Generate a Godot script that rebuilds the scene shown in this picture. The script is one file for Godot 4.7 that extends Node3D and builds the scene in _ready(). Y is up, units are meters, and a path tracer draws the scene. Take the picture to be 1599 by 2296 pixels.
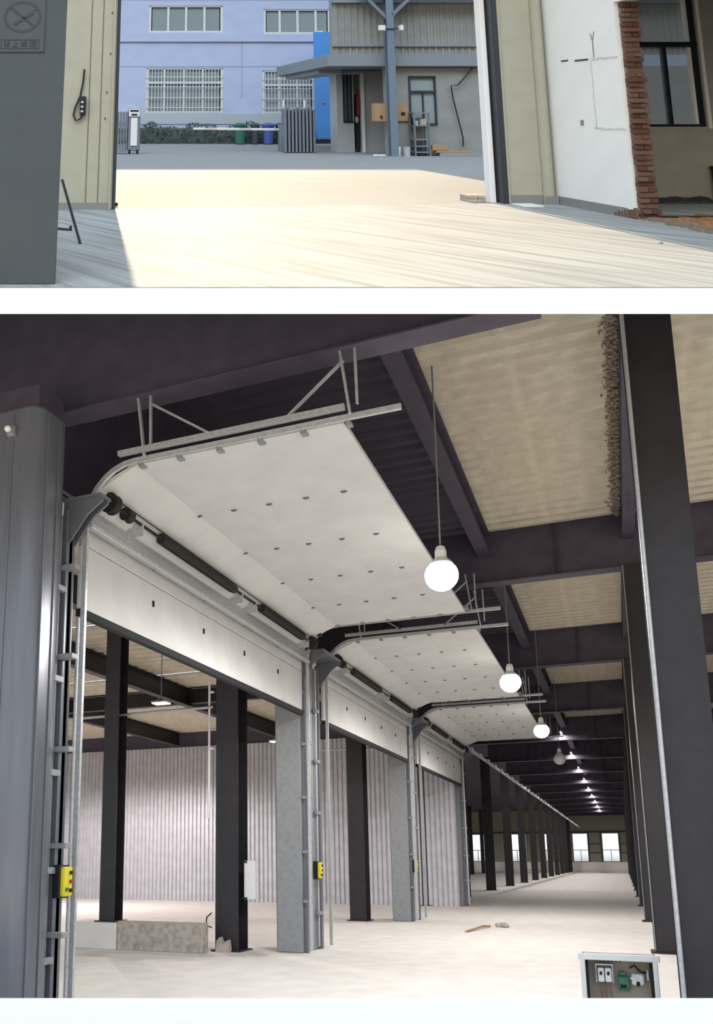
extends Node3D

# ---------------------------------------------------------------- frames and state
var F := Transform3D.IDENTITY          # the local frame in which shapes are given
var O := Vector3.ZERO                  # local origin of the thing being built
var CAM := Vector3(0, 1.5, 0)
var YAW := 0.4112
var PITCH := 0.1897
var SLOPE := 0.9742                    # rise of the yard ramp along its direction
var R := Vector3(0.9166, 0, -0.3997)   # across
var A := Vector3(-0.3997, 0, -0.9166)  # away
var used := {}
var M := {}
var rng := RandomNumberGenerator.new()
var HALL := Transform3D.IDENTITY
var FRONT: Transform3D                 # upright frame square to the section
var YARD: Transform3D                  # frame of the upper hall and yard on the ramp: x across, y up, -z up the ramp

# ---------------------------------------------------------------- shape helpers
class Bag:
	# collects triangles: as one mesh, or (split) as one mesh for each shape put in
	var split := false
	var tools: Array[SurfaceTool] = []
	func piece() -> void:
		if split or tools.is_empty():
			var t := SurfaceTool.new()
			t.begin(Mesh.PRIMITIVE_TRIANGLES)
			tools.append(t)
	func set_smooth_group(g: int) -> void:
		tools[-1].set_smooth_group(g)
	func add_vertex(v: Vector3) -> void:
		tools[-1].add_vertex(v)
	func set_uv(v: Vector2) -> void:
		tools[-1].set_uv(v)

func ms() -> Bag:
	var b := Bag.new()
	b.piece()
	return b

func mss() -> Bag:
	var b := Bag.new()
	b.split = true
	return b

func w(p: Vector3) -> Vector3:
	return F.basis * (p - O)

func tri3(st: Bag, a: Vector3, b: Vector3, c: Vector3, out: Vector3) -> void:
	if (a - c).cross(a - b).dot(out) < 0.0:
		var t := b
		b = c
		c = t
	st.add_vertex(a)
	st.add_vertex(b)
	st.add_vertex(c)

func quad(st: Bag, a: Vector3, b: Vector3, c: Vector3, d: Vector3, out: Vector3) -> void:
	var o := F.basis * out
	st.set_smooth_group(-1)
	tri3(st, w(a), w(b), w(c), o)
	tri3(st, w(a), w(c), w(d), o)

func box(st: Bag, c: Vector3, s: Vector3, bev := 0.0) -> void:
	st.piece()
	var h := s * 0.5
	var b: float = min(bev, min(h.x, min(h.y, h.z)) * 0.6)
	for ax in 3:
		var u := (ax + 1) % 3
		var v := (ax + 2) % 3
		for sg in [-1.0, 1.0]:
			var n := Vector3.ZERO
			n[ax] = sg
			var ps: Array[Vector3] = []
			for k in [[-1, -1], [1, -1], [1, 1], [-1, 1]]:
				var p := Vector3.ZERO
				p[ax] = sg * h[ax]
				p[u] = k[0] * (h[u] - b)
				p[v] = k[1] * (h[v] - b)
				ps.append(c + p)
			quad(st, ps[0], ps[1], ps[2], ps[3], n)
		if b > 0.0:
			for su in [-1.0, 1.0]:
				for sv in [-1.0, 1.0]:
					var n2 := Vector3.ZERO
					n2[u] = su
					n2[v] = sv
					var q: Array[Vector3] = []
					for k2 in [[-1, 0], [1, 0], [1, 1], [-1, 1]]:
						var p2 := Vector3.ZERO
						p2[ax] = k2[0] * (h[ax] - b)
						p2[u] = su * (h[u] - (b if k2[1] == 1 else 0.0))
						p2[v] = sv * (h[v] - (0.0 if k2[1] == 1 else b))
						q.append(c + p2)
					quad(st, q[0], q[1], q[2], q[3], n2)
	if b > 0.0:
		for sx in [-1.0, 1.0]:
			for sy in [-1.0, 1.0]:
				for sz in [-1.0, 1.0]:
					var sgn := Vector3(sx, sy, sz)
					st.set_smooth_group(-1)
					tri3(st, w(c + sgn * Vector3(h.x, h.y - b, h.z - b)), w(c + sgn * Vector3(h.x - b, h.y, h.z - b)), w(c + sgn * Vector3(h.x - b, h.y - b, h.z)), F.basis * sgn)

func span(st: Bag, x0: float, x1: float, y0: float, y1: float, z0: float, z1: float, bev := 0.0) -> void:
	box(st, Vector3(x0 + x1, y0 + y1, z0 + z1) * 0.5, Vector3(absf(x1 - x0), absf(y1 - y0), absf(z1 - z0)), bev)

func bar(st: Bag, a: Vector3, b: Vector3, wd: float, th: float, up := Vector3.UP) -> void:
	st.piece()
	# a straight bar of rectangular section
	var d := (b - a).normalized()
	var s := d.cross(up)
	if s.length() < 0.01:
		s = d.cross(Vector3.RIGHT)
	s = s.normalized()
	var t := s.cross(d).normalized()
	var p: Array[Vector3] = []
	for e in [a, b]:
		for k in [[-1, -1], [1, -1], [1, 1], [-1, 1]]:
			p.append(e + s * (k[0] * wd * 0.5) + t * (k[1] * th * 0.5))
	var m := (a + b) * 0.5
	for i in 4:
		var j := (i + 1) % 4
		quad(st, p[i], p[j], p[j + 4], p[i + 4], (p[i] + p[j] + p[j + 4] + p[i + 4]) * 0.25 - m)
	quad(st, p[0], p[1], p[2], p[3], -d)
	quad(st, p[4], p[5], p[6], p[7], d)

func tube(st: Bag, pts: Array, r: float, n := 10, cap := true) -> void:
	st.piece()
	var rings := []
	var prev := Vector3.ZERO
	for i in pts.size():
		var a: Vector3 = pts[max(i - 1, 0)]
		var b: Vector3 = pts[min(i + 1, pts.size() - 1)]
		var d := (b - a).normalized()
		var s := prev - d * prev.dot(d)
		if s.length() < 0.05:
			s = d.cross(Vector3.UP if absf(d.y) < 0.9 else Vector3.RIGHT)
		s = s.normalized()
		prev = s
		var t := d.cross(s)
		var ring: Array[Vector3] = []
		for k in n:
			var an := TAU * k / n
			ring.append(pts[i] + s * cos(an) * r + t * sin(an) * r)
		rings.append(ring)
	for i in rings.size() - 1:
		for k in n:
			var k2 := (k + 1) % n
			var mid: Vector3 = (pts[i] + pts[i + 1]) * 0.5
			var a2: Vector3 = rings[i][k]
			var b2: Vector3 = rings[i][k2]
			var c2: Vector3 = rings[i + 1][k2]
			var d2: Vector3 = rings[i + 1][k]
			var o := F.basis * ((a2 + b2 + c2 + d2) * 0.25 - mid)
			st.set_smooth_group(1)
			tri3(st, w(a2), w(b2), w(c2), o)
			tri3(st, w(a2), w(c2), w(d2), o)
	if cap:
		st.set_smooth_group(-1)
		for e in [0, rings.size() - 1]:
			var o3: Vector3 = F.basis * (pts[e] - pts[1 if e == 0 else e - 1])
			for k in n:
				tri3(st, w(pts[e]), w(rings[e][k]), w(rings[e][(k + 1) % n]), o3)

func lathe(st: Bag, base: Vector3, prof: Array, n := 20, axis := Vector3.UP) -> void:
	st.piece()
	# prof: [radius, height] pairs from one end to the other, turned about axis
	var s := axis.cross(Vector3.RIGHT if absf(axis.x) < 0.9 else Vector3.UP).normalized()
	var t := axis.cross(s)
	for i in prof.size() - 1:
		for k in n:
			var c: Array[Vector3] = []
			for e in [[0, 0], [0, 1], [1, 1], [1, 0]]:
				var an: float = TAU * (k + e[1]) / n
				c.append(base + axis * prof[i + e[0]][1] + (s * cos(an) + t * sin(an)) * prof[i + e[0]][0])
			var dr: float = prof[i + 1][0] - prof[i][0]
			var dh: float = prof[i + 1][1] - prof[i][1]
			var am := TAU * (k + 0.5) / n
			var o := F.basis * ((s * cos(am) + t * sin(am)) * dh - axis * dr)
			st.set_smooth_group(i + 2)
			if prof[i][0] > 0.0001:
				tri3(st, w(c[0]), w(c[1]), w(c[2]), o)
			if prof[i + 1][0] > 0.0001:
				tri3(st, w(c[0]), w(c[2]), w(c[3]), o)

func ball(st: Bag, c: Vector3, r: Vector3, n := 14) -> void:
	st.piece()
	for i in n / 2:
		for k in n:
			var q: Array[Vector3] = []
			for e in [[0, 0], [0, 1], [1, 1], [1, 0]]:
				var th: float = PI * (i + e[0]) / (n / 2)
				var ph: float = TAU * (k + e[1]) / n
				q.append(Vector3(sin(th) * cos(ph), cos(th), sin(th) * sin(ph)))
			var o := F.basis * (q[0] + q[1] + q[2] + q[3])
			st.set_smooth_group(1)
			if i > 0:
				tri3(st, w(c + q[0] * r), w(c + q[1] * r), w(c + q[2] * r), o)
			if i < n / 2 - 1 or i == 0:
				tri3(st, w(c + q[0] * r), w(c + q[2] * r), w(c + q[3] * r), o)

func v3(ax: int, u: float, v: float, d: float) -> Vector3:
	return Vector3(d, u, v) if ax == 0 else (Vector3(u, d, v) if ax == 1 else Vector3(u, v, d))

func prism(st: Bag, poly: PackedVector2Array, ax: int, d0: float, d1: float) -> void:
	st.piece()
	# polygon in the plane across axis ax (0: y,z  1: x,z  2: x,y), from d0 to d1
	var ids := Geometry2D.triangulate_polygon(poly)
	var n := Vector3.ZERO
	n[ax] = signf(d1 - d0)
	st.set_smooth_group(-1)
	for i in range(0, ids.size(), 3):
		for e in [[d0, -1.0], [d1, 1.0]]:
			var a: Vector2 = poly[ids[i]]
			var b: Vector2 = poly[ids[i + 1]]
			var c: Vector2 = poly[ids[i + 2]]
			tri3(st, w(v3(ax, a.x, a.y, e[0])), w(v3(ax, b.x, b.y, e[0])), w(v3(ax, c.x, c.y, e[0])), F.basis * (n * e[1]))
	var cw := Geometry2D.is_polygon_clockwise(poly)
	for i in poly.size():
		var p: Vector2 = poly[i]
		var q: Vector2 = poly[(i + 1) % poly.size()]
		var e2 := q - p
		var o2 := Vector2(e2.y, -e2.x) * (-1.0 if cw else 1.0)
		quad(st, v3(ax, p.x, p.y, d0), v3(ax, q.x, q.y, d0), v3(ax, q.x, q.y, d1), v3(ax, p.x, p.y, d1), v3(ax, o2.x, o2.y, 0))

func walled(st: Bag, x0: float, x1: float, y0: float, y1: float, z0: float, z1: float, holes: Array) -> void:
	# a wall in x,y from z0 to z1 with rectangular holes [x0, x1, y0, y1]
	var xs := [x0, x1]
	var ys := [y0, y1]
	for h in holes:
		xs.append_array([h[0], h[1]])
		ys.append_array([h[2], h[3]])
	xs.sort()
	ys.sort()
	for i in xs.size() - 1:
		if xs[i + 1] - xs[i] < 0.001:
			continue
		for j in ys.size() - 1:
			if ys[j + 1] - ys[j] < 0.001:
				continue
			var cx: float = (xs[i] + xs[i + 1]) * 0.5
			var cy: float = (ys[j] + ys[j + 1]) * 0.5
			var open := false
			for h in holes:
				if cx > h[0] and cx < h[1] and cy > h[2] and cy < h[3]:
					open = true
			if not open:
				span(st, xs[i], xs[i + 1], ys[j], ys[j + 1], z0, z1)

func ribbed(st: Bag, along: int, x0: float, x1: float, pitch: float, deep: float, y0: float, y1: float, at: float, face: float, top := 0.35) -> void:
	# trapezoidal sheet: ribs repeat along x (along 0) or z (along 2); wall (extent y0..y1 vertical, at = z) or roof (along 2: at = height, y0..y1 = x extent)
	var x := x0
	var prof := []
	while x < x1 - 0.0001:
		prof.append(Vector2(x, 0))
		prof.append(Vector2(minf(x + pitch * (1.0 - top - 0.3), x1), 0))
		prof.append(Vector2(minf(x + pitch * (1.0 - top - 0.15), x1), deep))
		prof.append(Vector2(minf(x + pitch * 0.85, x1), deep))
		x += pitch
	prof.append(Vector2(x1, 0))
	for i in prof.size() - 1:
		var a: Vector2 = prof[i]
		var b: Vector2 = prof[i + 1]
		if b.x - a.x < 0.0001:
			continue
		if along == 0:
			quad(st, Vector3(a.x, y0, at + a.y * face), Vector3(b.x, y0, at + b.y * face), Vector3(b.x, y1, at + b.y * face), Vector3(a.x, y1, at + a.y * face), Vector3(0, 0, face))
		else:
			quad(st, Vector3(y0, at + a.y * face, a.x), Vector3(y0, at + b.y * face, b.x), Vector3(y1, at + b.y * face, b.x), Vector3(y1, at + a.y * face, a.x), Vector3(0, face, 0))

# ---------------------------------------------------------------- scene helpers
func numbered(called: String) -> String:
	if not used.has(called):
		used[called] = 0
		return called
	used[called] += 1
	return "%s_%03d" % [called, used[called]]

func thing(called: String, label: String, category: String, at: Vector3, group := "") -> Node3D:
	var o := Node3D.new()
	o.name = numbered(called)
	add_child(o)
	O = at
	o.position = F * at
	o.set_meta("label", label)
	o.set_meta("category", category)
	if group:
		o.set_meta("group", group)
	return o

func part(called: String, st: Bag, m: Material, parent: Node3D, label := "") -> MeshInstance3D:
	var o: MeshInstance3D
	for tool in st.tools:
		tool.generate_normals()
		o = MeshInstance3D.new()
		o.name = called
		o.mesh = tool.commit()
		o.material_override = m
		parent.add_child(o, true)
		if label:
			o.set_meta("label", label)
	return o

func solo(called: String, label: String, category: String, st: Bag, m: Material, group := "") -> MeshInstance3D:
	# a thing that is one mesh; shapes were given around O
	var o := part(numbered(called), st, m, self)
	o.position = F * O
	o.set_meta("label", label)
	o.set_meta("category", category)
	if group:
		o.set_meta("group", group)
	return o

func struct(called: String, st: Bag, m: Material) -> MeshInstance3D:
	var o := part(numbered(called), st, m, self)
	o.position = F * O
	o.set_meta("kind", "structure")
	return o

func shell(called: String, at: Vector3) -> Node3D:
	var o := Node3D.new()
	o.name = numbered(called)
	add_child(o)
	O = at
	o.position = F * at
	o.set_meta("kind", "structure")
	return o

func copy(src: Node3D, at: Vector3, label: String) -> Node3D:
	var o: Node3D = src.duplicate()
	o.name = numbered(String(src.name).rstrip("0123456789_"))
	add_child(o)
	o.position = F * at
	o.set_meta("label", label)
	return o

func noise_tex(lo: Color, hi: Color, freq: float, sd: int, mid := Color(-1, 0, 0), oct := 5) -> NoiseTexture2D:
	var n := FastNoiseLite.new()
	n.seed = sd
	n.noise_type = FastNoiseLite.TYPE_SIMPLEX_SMOOTH
	n.frequency = freq
	n.fractal_octaves = oct
	var g := Gradient.new()
	g.set_color(0, lo)
	g.set_color(1, hi)
	if mid.r >= 0.0:
		g.add_point(0.5, mid)
	var t := NoiseTexture2D.new()
	t.width = 512
	t.height = 512
	t.seamless = true
	t.noise = n
	t.color_ramp = g
	return t

func mat(name_: String, c: Color, rough := 0.7, metal := 0.0) -> StandardMaterial3D:
	var m := StandardMaterial3D.new()
	m.resource_name = name_
	m.albedo_color = c
	m.roughness = rough
	m.metallic = metal
	M[name_] = m
	return m

func noisy(name_: String, lo: Color, hi: Color, freq: float, scale: Vector3, rough := 0.7, metal := 0.0, sd := 1, world := true) -> StandardMaterial3D:
	var m := mat(name_, Color.WHITE, rough, metal)
	m.albedo_texture = noise_tex(lo, hi, freq, sd)
	m.uv1_triplanar = true
	m.uv1_world_triplanar = world
	m.uv1_scale = scale
	return m

func tinted(name_: String, src: StandardMaterial3D, c: Color) -> StandardMaterial3D:
	var m: StandardMaterial3D = src.duplicate()
	m.resource_name = name_
	m.albedo_color = c
	M[name_] = m
	return m

func spot(called: String, at: Vector3, energy: float, col: Color, angle: float, size: float) -> void:
	var l := SpotLight3D.new()
	l.name = called
	l.position = at
	l.rotation_degrees = Vector3(-90, 0, 0)
	l.spot_angle = angle
	l.spot_angle_attenuation = 0.35
	l.spot_range = 120
	l.spot_attenuation = 2
	l.light_energy = energy
	l.light_color = col
	l.light_size = size
	l.shadow_enabled = true
	add_child(l, true)

func _ready() -> void:
	rng.seed = 7
	FRONT = Transform3D(Basis(R, Vector3.UP, -A), Vector3.ZERO)
	var dd := Vector3(-0.5777, SLOPE, -0.8390)
	YARD = Transform3D(Basis(R, Vector3.UP, -dd), CAM - Vector3(0, 1.42485, 0))
	setup_view(dd)
	materials()
	hall_shell()
	hall_frames()
	hall_doors()
	hall_items()
	yard_shell()
	yard_buildings()
	yard_items()

# ---------------------------------------------------------------- camera, sky, sun, exposure
func setup_view(dd: Vector3) -> void:
	var cam := Camera3D.new()
	cam.name = "camera"
	cam.projection = Camera3D.PROJECTION_FRUSTUM
	var f := 1965.2
	cam.near = 0.05
	cam.far = 400.0
	cam.keep_aspect = Camera3D.KEEP_HEIGHT
	cam.size = 0.05 * 2296.0 / f
	cam.frustum_offset = Vector2((799.5 - 527.4) / f * 0.05, -(1148.0 - 1549.8) / f * 0.05)
	cam.position = CAM
	cam.rotation = Vector3(PITCH, YAW, 0)
	cam.current = true
	add_child(cam)
	var env := Environment.new()
	env.background_mode = Environment.BG_SKY
	var sky := Sky.new()
	var sm := ProceduralSkyMaterial.new()
	sm.sky_top_color = Color(0.84, 0.92, 1.0)
	sm.sky_horizon_color = Color(0.96, 0.98, 1.0)
	sm.sky_curve = 0.2
	sm.ground_bottom_color = Color(0.55, 0.53, 0.5)
	sm.ground_horizon_color = Color(0.7, 0.7, 0.7)
	sm.sky_energy_multiplier = 1.15
	sm.ground_energy_multiplier = 0.8
	sky.sky_material = sm
	env.sky = sky
	env.tonemap_mode = Environment.TONE_MAPPER_LINEAR
	env.tonemap_exposure = 1.0
	env.sdfgi_enabled = true
	env.ssao_enabled = true
	env.ssil_enabled = true
	var we := WorldEnvironment.new()
	we.name = "surroundings"
	we.environment = env
	add_child(we)
	var sun := DirectionalLight3D.new()
	sun.name = "sun"
	sun.basis = Basis.looking_at((-dd + Vector3(0, -0.8, 0)).normalized(), Vector3.UP)
	sun.light_energy = 2.55
	sun.light_color = Color(1.0, 0.885, 0.72)
	sun.light_angular_distance = 0.5
	sun.shadow_enabled = true
	sun.sky_mode = DirectionalLight3D.SKY_MODE_LIGHT_ONLY
	add_child(sun)
	# lamps of the hall: their lights are set here, the fittings are built with the hall
	for k in 3:
		spot("high_bay_light", Vector3(-1.75, 4.84, [-10.2, -17.26, -24.3][k]), [20.0, 18.5, 16.0][k], Color(1.0, 0.98, 0.97), 87.0, 0.2)
	var bay := [Vector3(-9.65, 4.99, -17.8), Vector3(-9.6, 4.99, -25.2), Vector3(-16.5, 4.99, -24.0)]
	for k in 3:
		spot("bay_light", bay[k], [6.0, 1.5, 42.0][k], Color(1.0, 0.96, 0.96), 86.0, 0.06)
	for p in batten_places():  # added area lights that brighten the far floor
		var l := AreaLight3D.new()
		l.name = "added_batten_light"
		l.position = p + Vector3(0, -0.06, 0)
		l.rotation_degrees = Vector3(-90, 0, 0)
		l.area_size = Vector2(0.09, 2.4)
		l.area_range = 120
		l.area_attenuation = 2
		l.light_energy = 15.0
		l.light_color = Color(1.0, 0.97, 0.95)
		l.shadow_enabled = true
		add_child(l, true)

func batten_places() -> Array:
	var out := []
	for row in [[-2.1, -41.0, 9], [-4.6, -50.0, 8]]:
		for k in row[2]:
			out.append(Vector3(row[0], 6.9, row[1] - 8.0 * k))
	return out

func materials() -> void:
	noisy("concrete", Color(0.85, 0.835, 0.81), Color(0.92, 0.905, 0.88), 0.008, Vector3(0.35, 0.35, 0.35), 0.75, 0.0, 3)
	noisy("white_paint", Color(1.0, 0.98, 0.97), Color(1.0, 0.985, 0.975), 0.01, Vector3(0.5, 0.5, 0.5), 0.8, 0.0, 4)
	noisy("ramp_concrete", Color(0.50, 0.51, 0.50), Color(0.68, 0.69, 0.68), 0.011, Vector3(0.25, 1.3, 0.9), 0.85, 0.0, 5)
	var sw := mat("swept_screed", Color.WHITE, 0.85)
	sw.albedo_texture = noise_tex(Color(0.48, 0.50, 0.49), Color(0.70, 0.71, 0.70), 0.03, 31, Color(0.62, 0.63, 0.62))
	noisy("yard_concrete", Color(0.56, 0.56, 0.55), Color(0.63, 0.63, 0.62), 0.012, Vector3(0.15, 0.8, 0.5), 0.9, 0.0, 6)
	noisy("roof_sheet", Color(0.72, 0.68, 0.60), Color(0.84, 0.81, 0.73), 0.01, Vector3(0.5, 0.5, 0.5), 0.6, 0.0, 7)
	noisy("dark_steel", Color(0.13, 0.12, 0.135), Color(0.18, 0.165, 0.18), 0.01, Vector3(0.6, 0.6, 0.6), 0.5, 0.0, 8)
	noisy("beam_steel", Color(0.27, 0.245, 0.30), Color(0.33, 0.305, 0.36), 0.01, Vector3(0.5, 0.5, 0.5), 0.6, 0.0, 9)
	noisy("wall_sheet", Color(0.74, 0.74, 0.76), Color(0.82, 0.82, 0.84), 0.01, Vector3(0.4, 0.4, 0.4), 0.45, 0.2, 10)
	noisy("door_white", Color(0.80, 0.80, 0.79), Color(0.85, 0.85, 0.84), 0.008, Vector3(0.4, 0.4, 0.4), 0.5, 0.0, 11)
	noisy("frame_grey", Color(0.54, 0.55, 0.56), Color(0.60, 0.61, 0.62), 0.02, Vector3(0.7, 0.7, 0.7), 0.5, 0.2, 12)
	noisy("clad_grey", Color(0.42, 0.43, 0.46), Color(0.47, 0.48, 0.51), 0.01, Vector3(1.5, 0.15, 1.5), 0.3, 0.3, 13)
	noisy("galvanised", Color(0.70, 0.71, 0.72), Color(0.82, 0.83, 0.84), 0.03, Vector3(1, 1, 1), 0.4, 0.5, 14)
	noisy("plaster", Color(0.885, 0.89, 0.875), Color(0.915, 0.92, 0.91), 0.006, Vector3(0.6, 0.6, 0.6), 0.9, 0.0, 15)
	noisy("rough_plaster", Color(0.60, 0.57, 0.53), Color(0.80, 0.77, 0.72), 0.012, Vector3(1, 1, 1), 0.95, 0.0, 16)
	noisy("beige_panel", Color(0.63, 0.625, 0.55), Color(0.67, 0.665, 0.59), 0.008, Vector3(0.6, 0.6, 0.6), 0.6, 0.0, 17)
	noisy("board_grey", Color(0.225, 0.25, 0.255), Color(0.25, 0.275, 0.275), 0.008, Vector3(0.6, 0.6, 0.6), 0.5, 0.0, 18)
	noisy("facade_blue", Color(0.71, 0.755, 0.87), Color(0.76, 0.805, 0.92), 0.008, Vector3(0.2, 0.3, 0.2), 0.85, 0.0, 19)
	noisy("shed_sheet", Color(0.53, 0.54, 0.53), Color(0.60, 0.61, 0.60), 0.01, Vector3(0.3, 0.3, 0.3), 0.7, 0.0, 20)
	noisy("brick_a", Color(0.34, 0.235, 0.195), Color(0.47, 0.335, 0.28), 0.03, Vector3(3, 3, 3), 0.95, 0.0, 21)
	tinted("brick_b", M.brick_a, Color(0.85, 0.8, 0.8))
	tinted("brick_c", M.brick_a, Color(1.0, 1.1, 1.1))
	noisy("mortar", Color(0.45, 0.40, 0.35), Color(0.58, 0.52, 0.46), 0.04, Vector3(2, 2, 2), 0.95, 0.0, 22)
	noisy("taupe", Color(0.58, 0.58, 0.56), Color(0.64, 0.64, 0.62), 0.01, Vector3(0.5, 0.5, 0.5), 0.9, 0.0, 23)
	noisy("wood", Color(0.62, 0.50, 0.36), Color(0.74, 0.61, 0.45), 0.02, Vector3(1, 4, 1), 0.8, 0.0, 24)
	noisy("rust_clay", Color(0.52, 0.36, 0.25), Color(0.74, 0.54, 0.39), 0.03, Vector3(1, 2, 2), 0.95, 0.0, 25)
	noisy("hedge_green", Color(0.28, 0.33, 0.32), Color(0.42, 0.46, 0.45), 0.05, Vector3(2, 2, 2), 0.9, 0.0, 26)
	noisy("insulation", Color(0.42, 0.37, 0.34), Color(0.74, 0.68, 0.60), 0.05, Vector3(2, 2, 2), 0.95, 0.0, 27)
	mat("black", Color(0.07, 0.07, 0.08), 0.6)
	mat("dark_spring", Color(0.16, 0.155, 0.14), 0.55, 0.3)
	mat("rubber", Color(0.12, 0.13, 0.14), 0.8)
	mat("white", Color(0.92, 0.92, 0.92), 0.5)
	mat("frame_white", Color(0.88, 0.89, 0.88), 0.5)
	mat("yellow", Color(0.86, 0.80, 0.16), 0.5)
	mat("skirting", Color(0.50, 0.51, 0.50), 0.8)
	mat("sign_ink", Color(0.19, 0.205, 0.22), 0.6)
	mat("frame_dark", Color(0.10, 0.12, 0.15), 0.5)
	mat("blue_paint", Color(0.26, 0.57, 0.88), 0.5)
	mat("bin_green", Color(0.10, 0.42, 0.32), 0.6)
	mat("bin_blue", Color(0.25, 0.36, 0.68), 0.6)
	mat("bin_dark", Color(0.22, 0.25, 0.27), 0.6)
	mat("canopy_grey", Color(0.52, 0.55, 0.58), 0.8)
	mat("guard_white", Color(0.70, 0.73, 0.74), 0.85)
	mat("gate_steel", Color(0.46, 0.48, 0.50), 0.4, 0.4)
	mat("steel_blue", Color(0.42, 0.48, 0.53), 0.5, 0.2)
	mat("red", Color(0.62, 0.16, 0.20), 0.7)
	mat("pink", Color(0.85, 0.45, 0.50), 0.7)
	mat("green_metal", Color(0.25, 0.45, 0.36), 0.6)
	mat("box_inner", Color(0.62, 0.58, 0.53), 0.8)
	mat("copper", Color(0.55, 0.36, 0.24), 0.7)
	mat("patch_paint", Color(0.76, 0.80, 0.91), 0.85)
	mat("patch_grey", Color(0.78, 0.79, 0.78), 0.95)
	mat("plinth_grey", Color(0.72, 0.75, 0.78), 0.9)
	var p := mat("pane", Color(0.62, 0.68, 0.68, 0.55), 0.08)
	p.transparency = BaseMaterial3D.TRANSPARENCY_ALPHA
	var c := mat("clear_pane", Color(0.9, 0.95, 0.95, 0.05), 0.05)
	c.transparency = BaseMaterial3D.TRANSPARENCY_ALPHA
	var t := mat("tinted_pane", Color(0.40, 0.46, 0.50, 0.45), 0.05)
	t.transparency = BaseMaterial3D.TRANSPARENCY_ALPHA
	var l := mat("lamp_glow", Color(1, 1, 1), 0.5)
	l.emission_enabled = true
	l.emission = Color(1.0, 0.98, 0.95)
	l.emission_energy_multiplier = 6.0
	var bg := mat("added_batten_glow", Color(1, 1, 1), 0.5)
	bg.emission_enabled = true
	bg.emission = Color(1.0, 0.98, 0.95)
	bg.emission_energy_multiplier = 0.6

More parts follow.
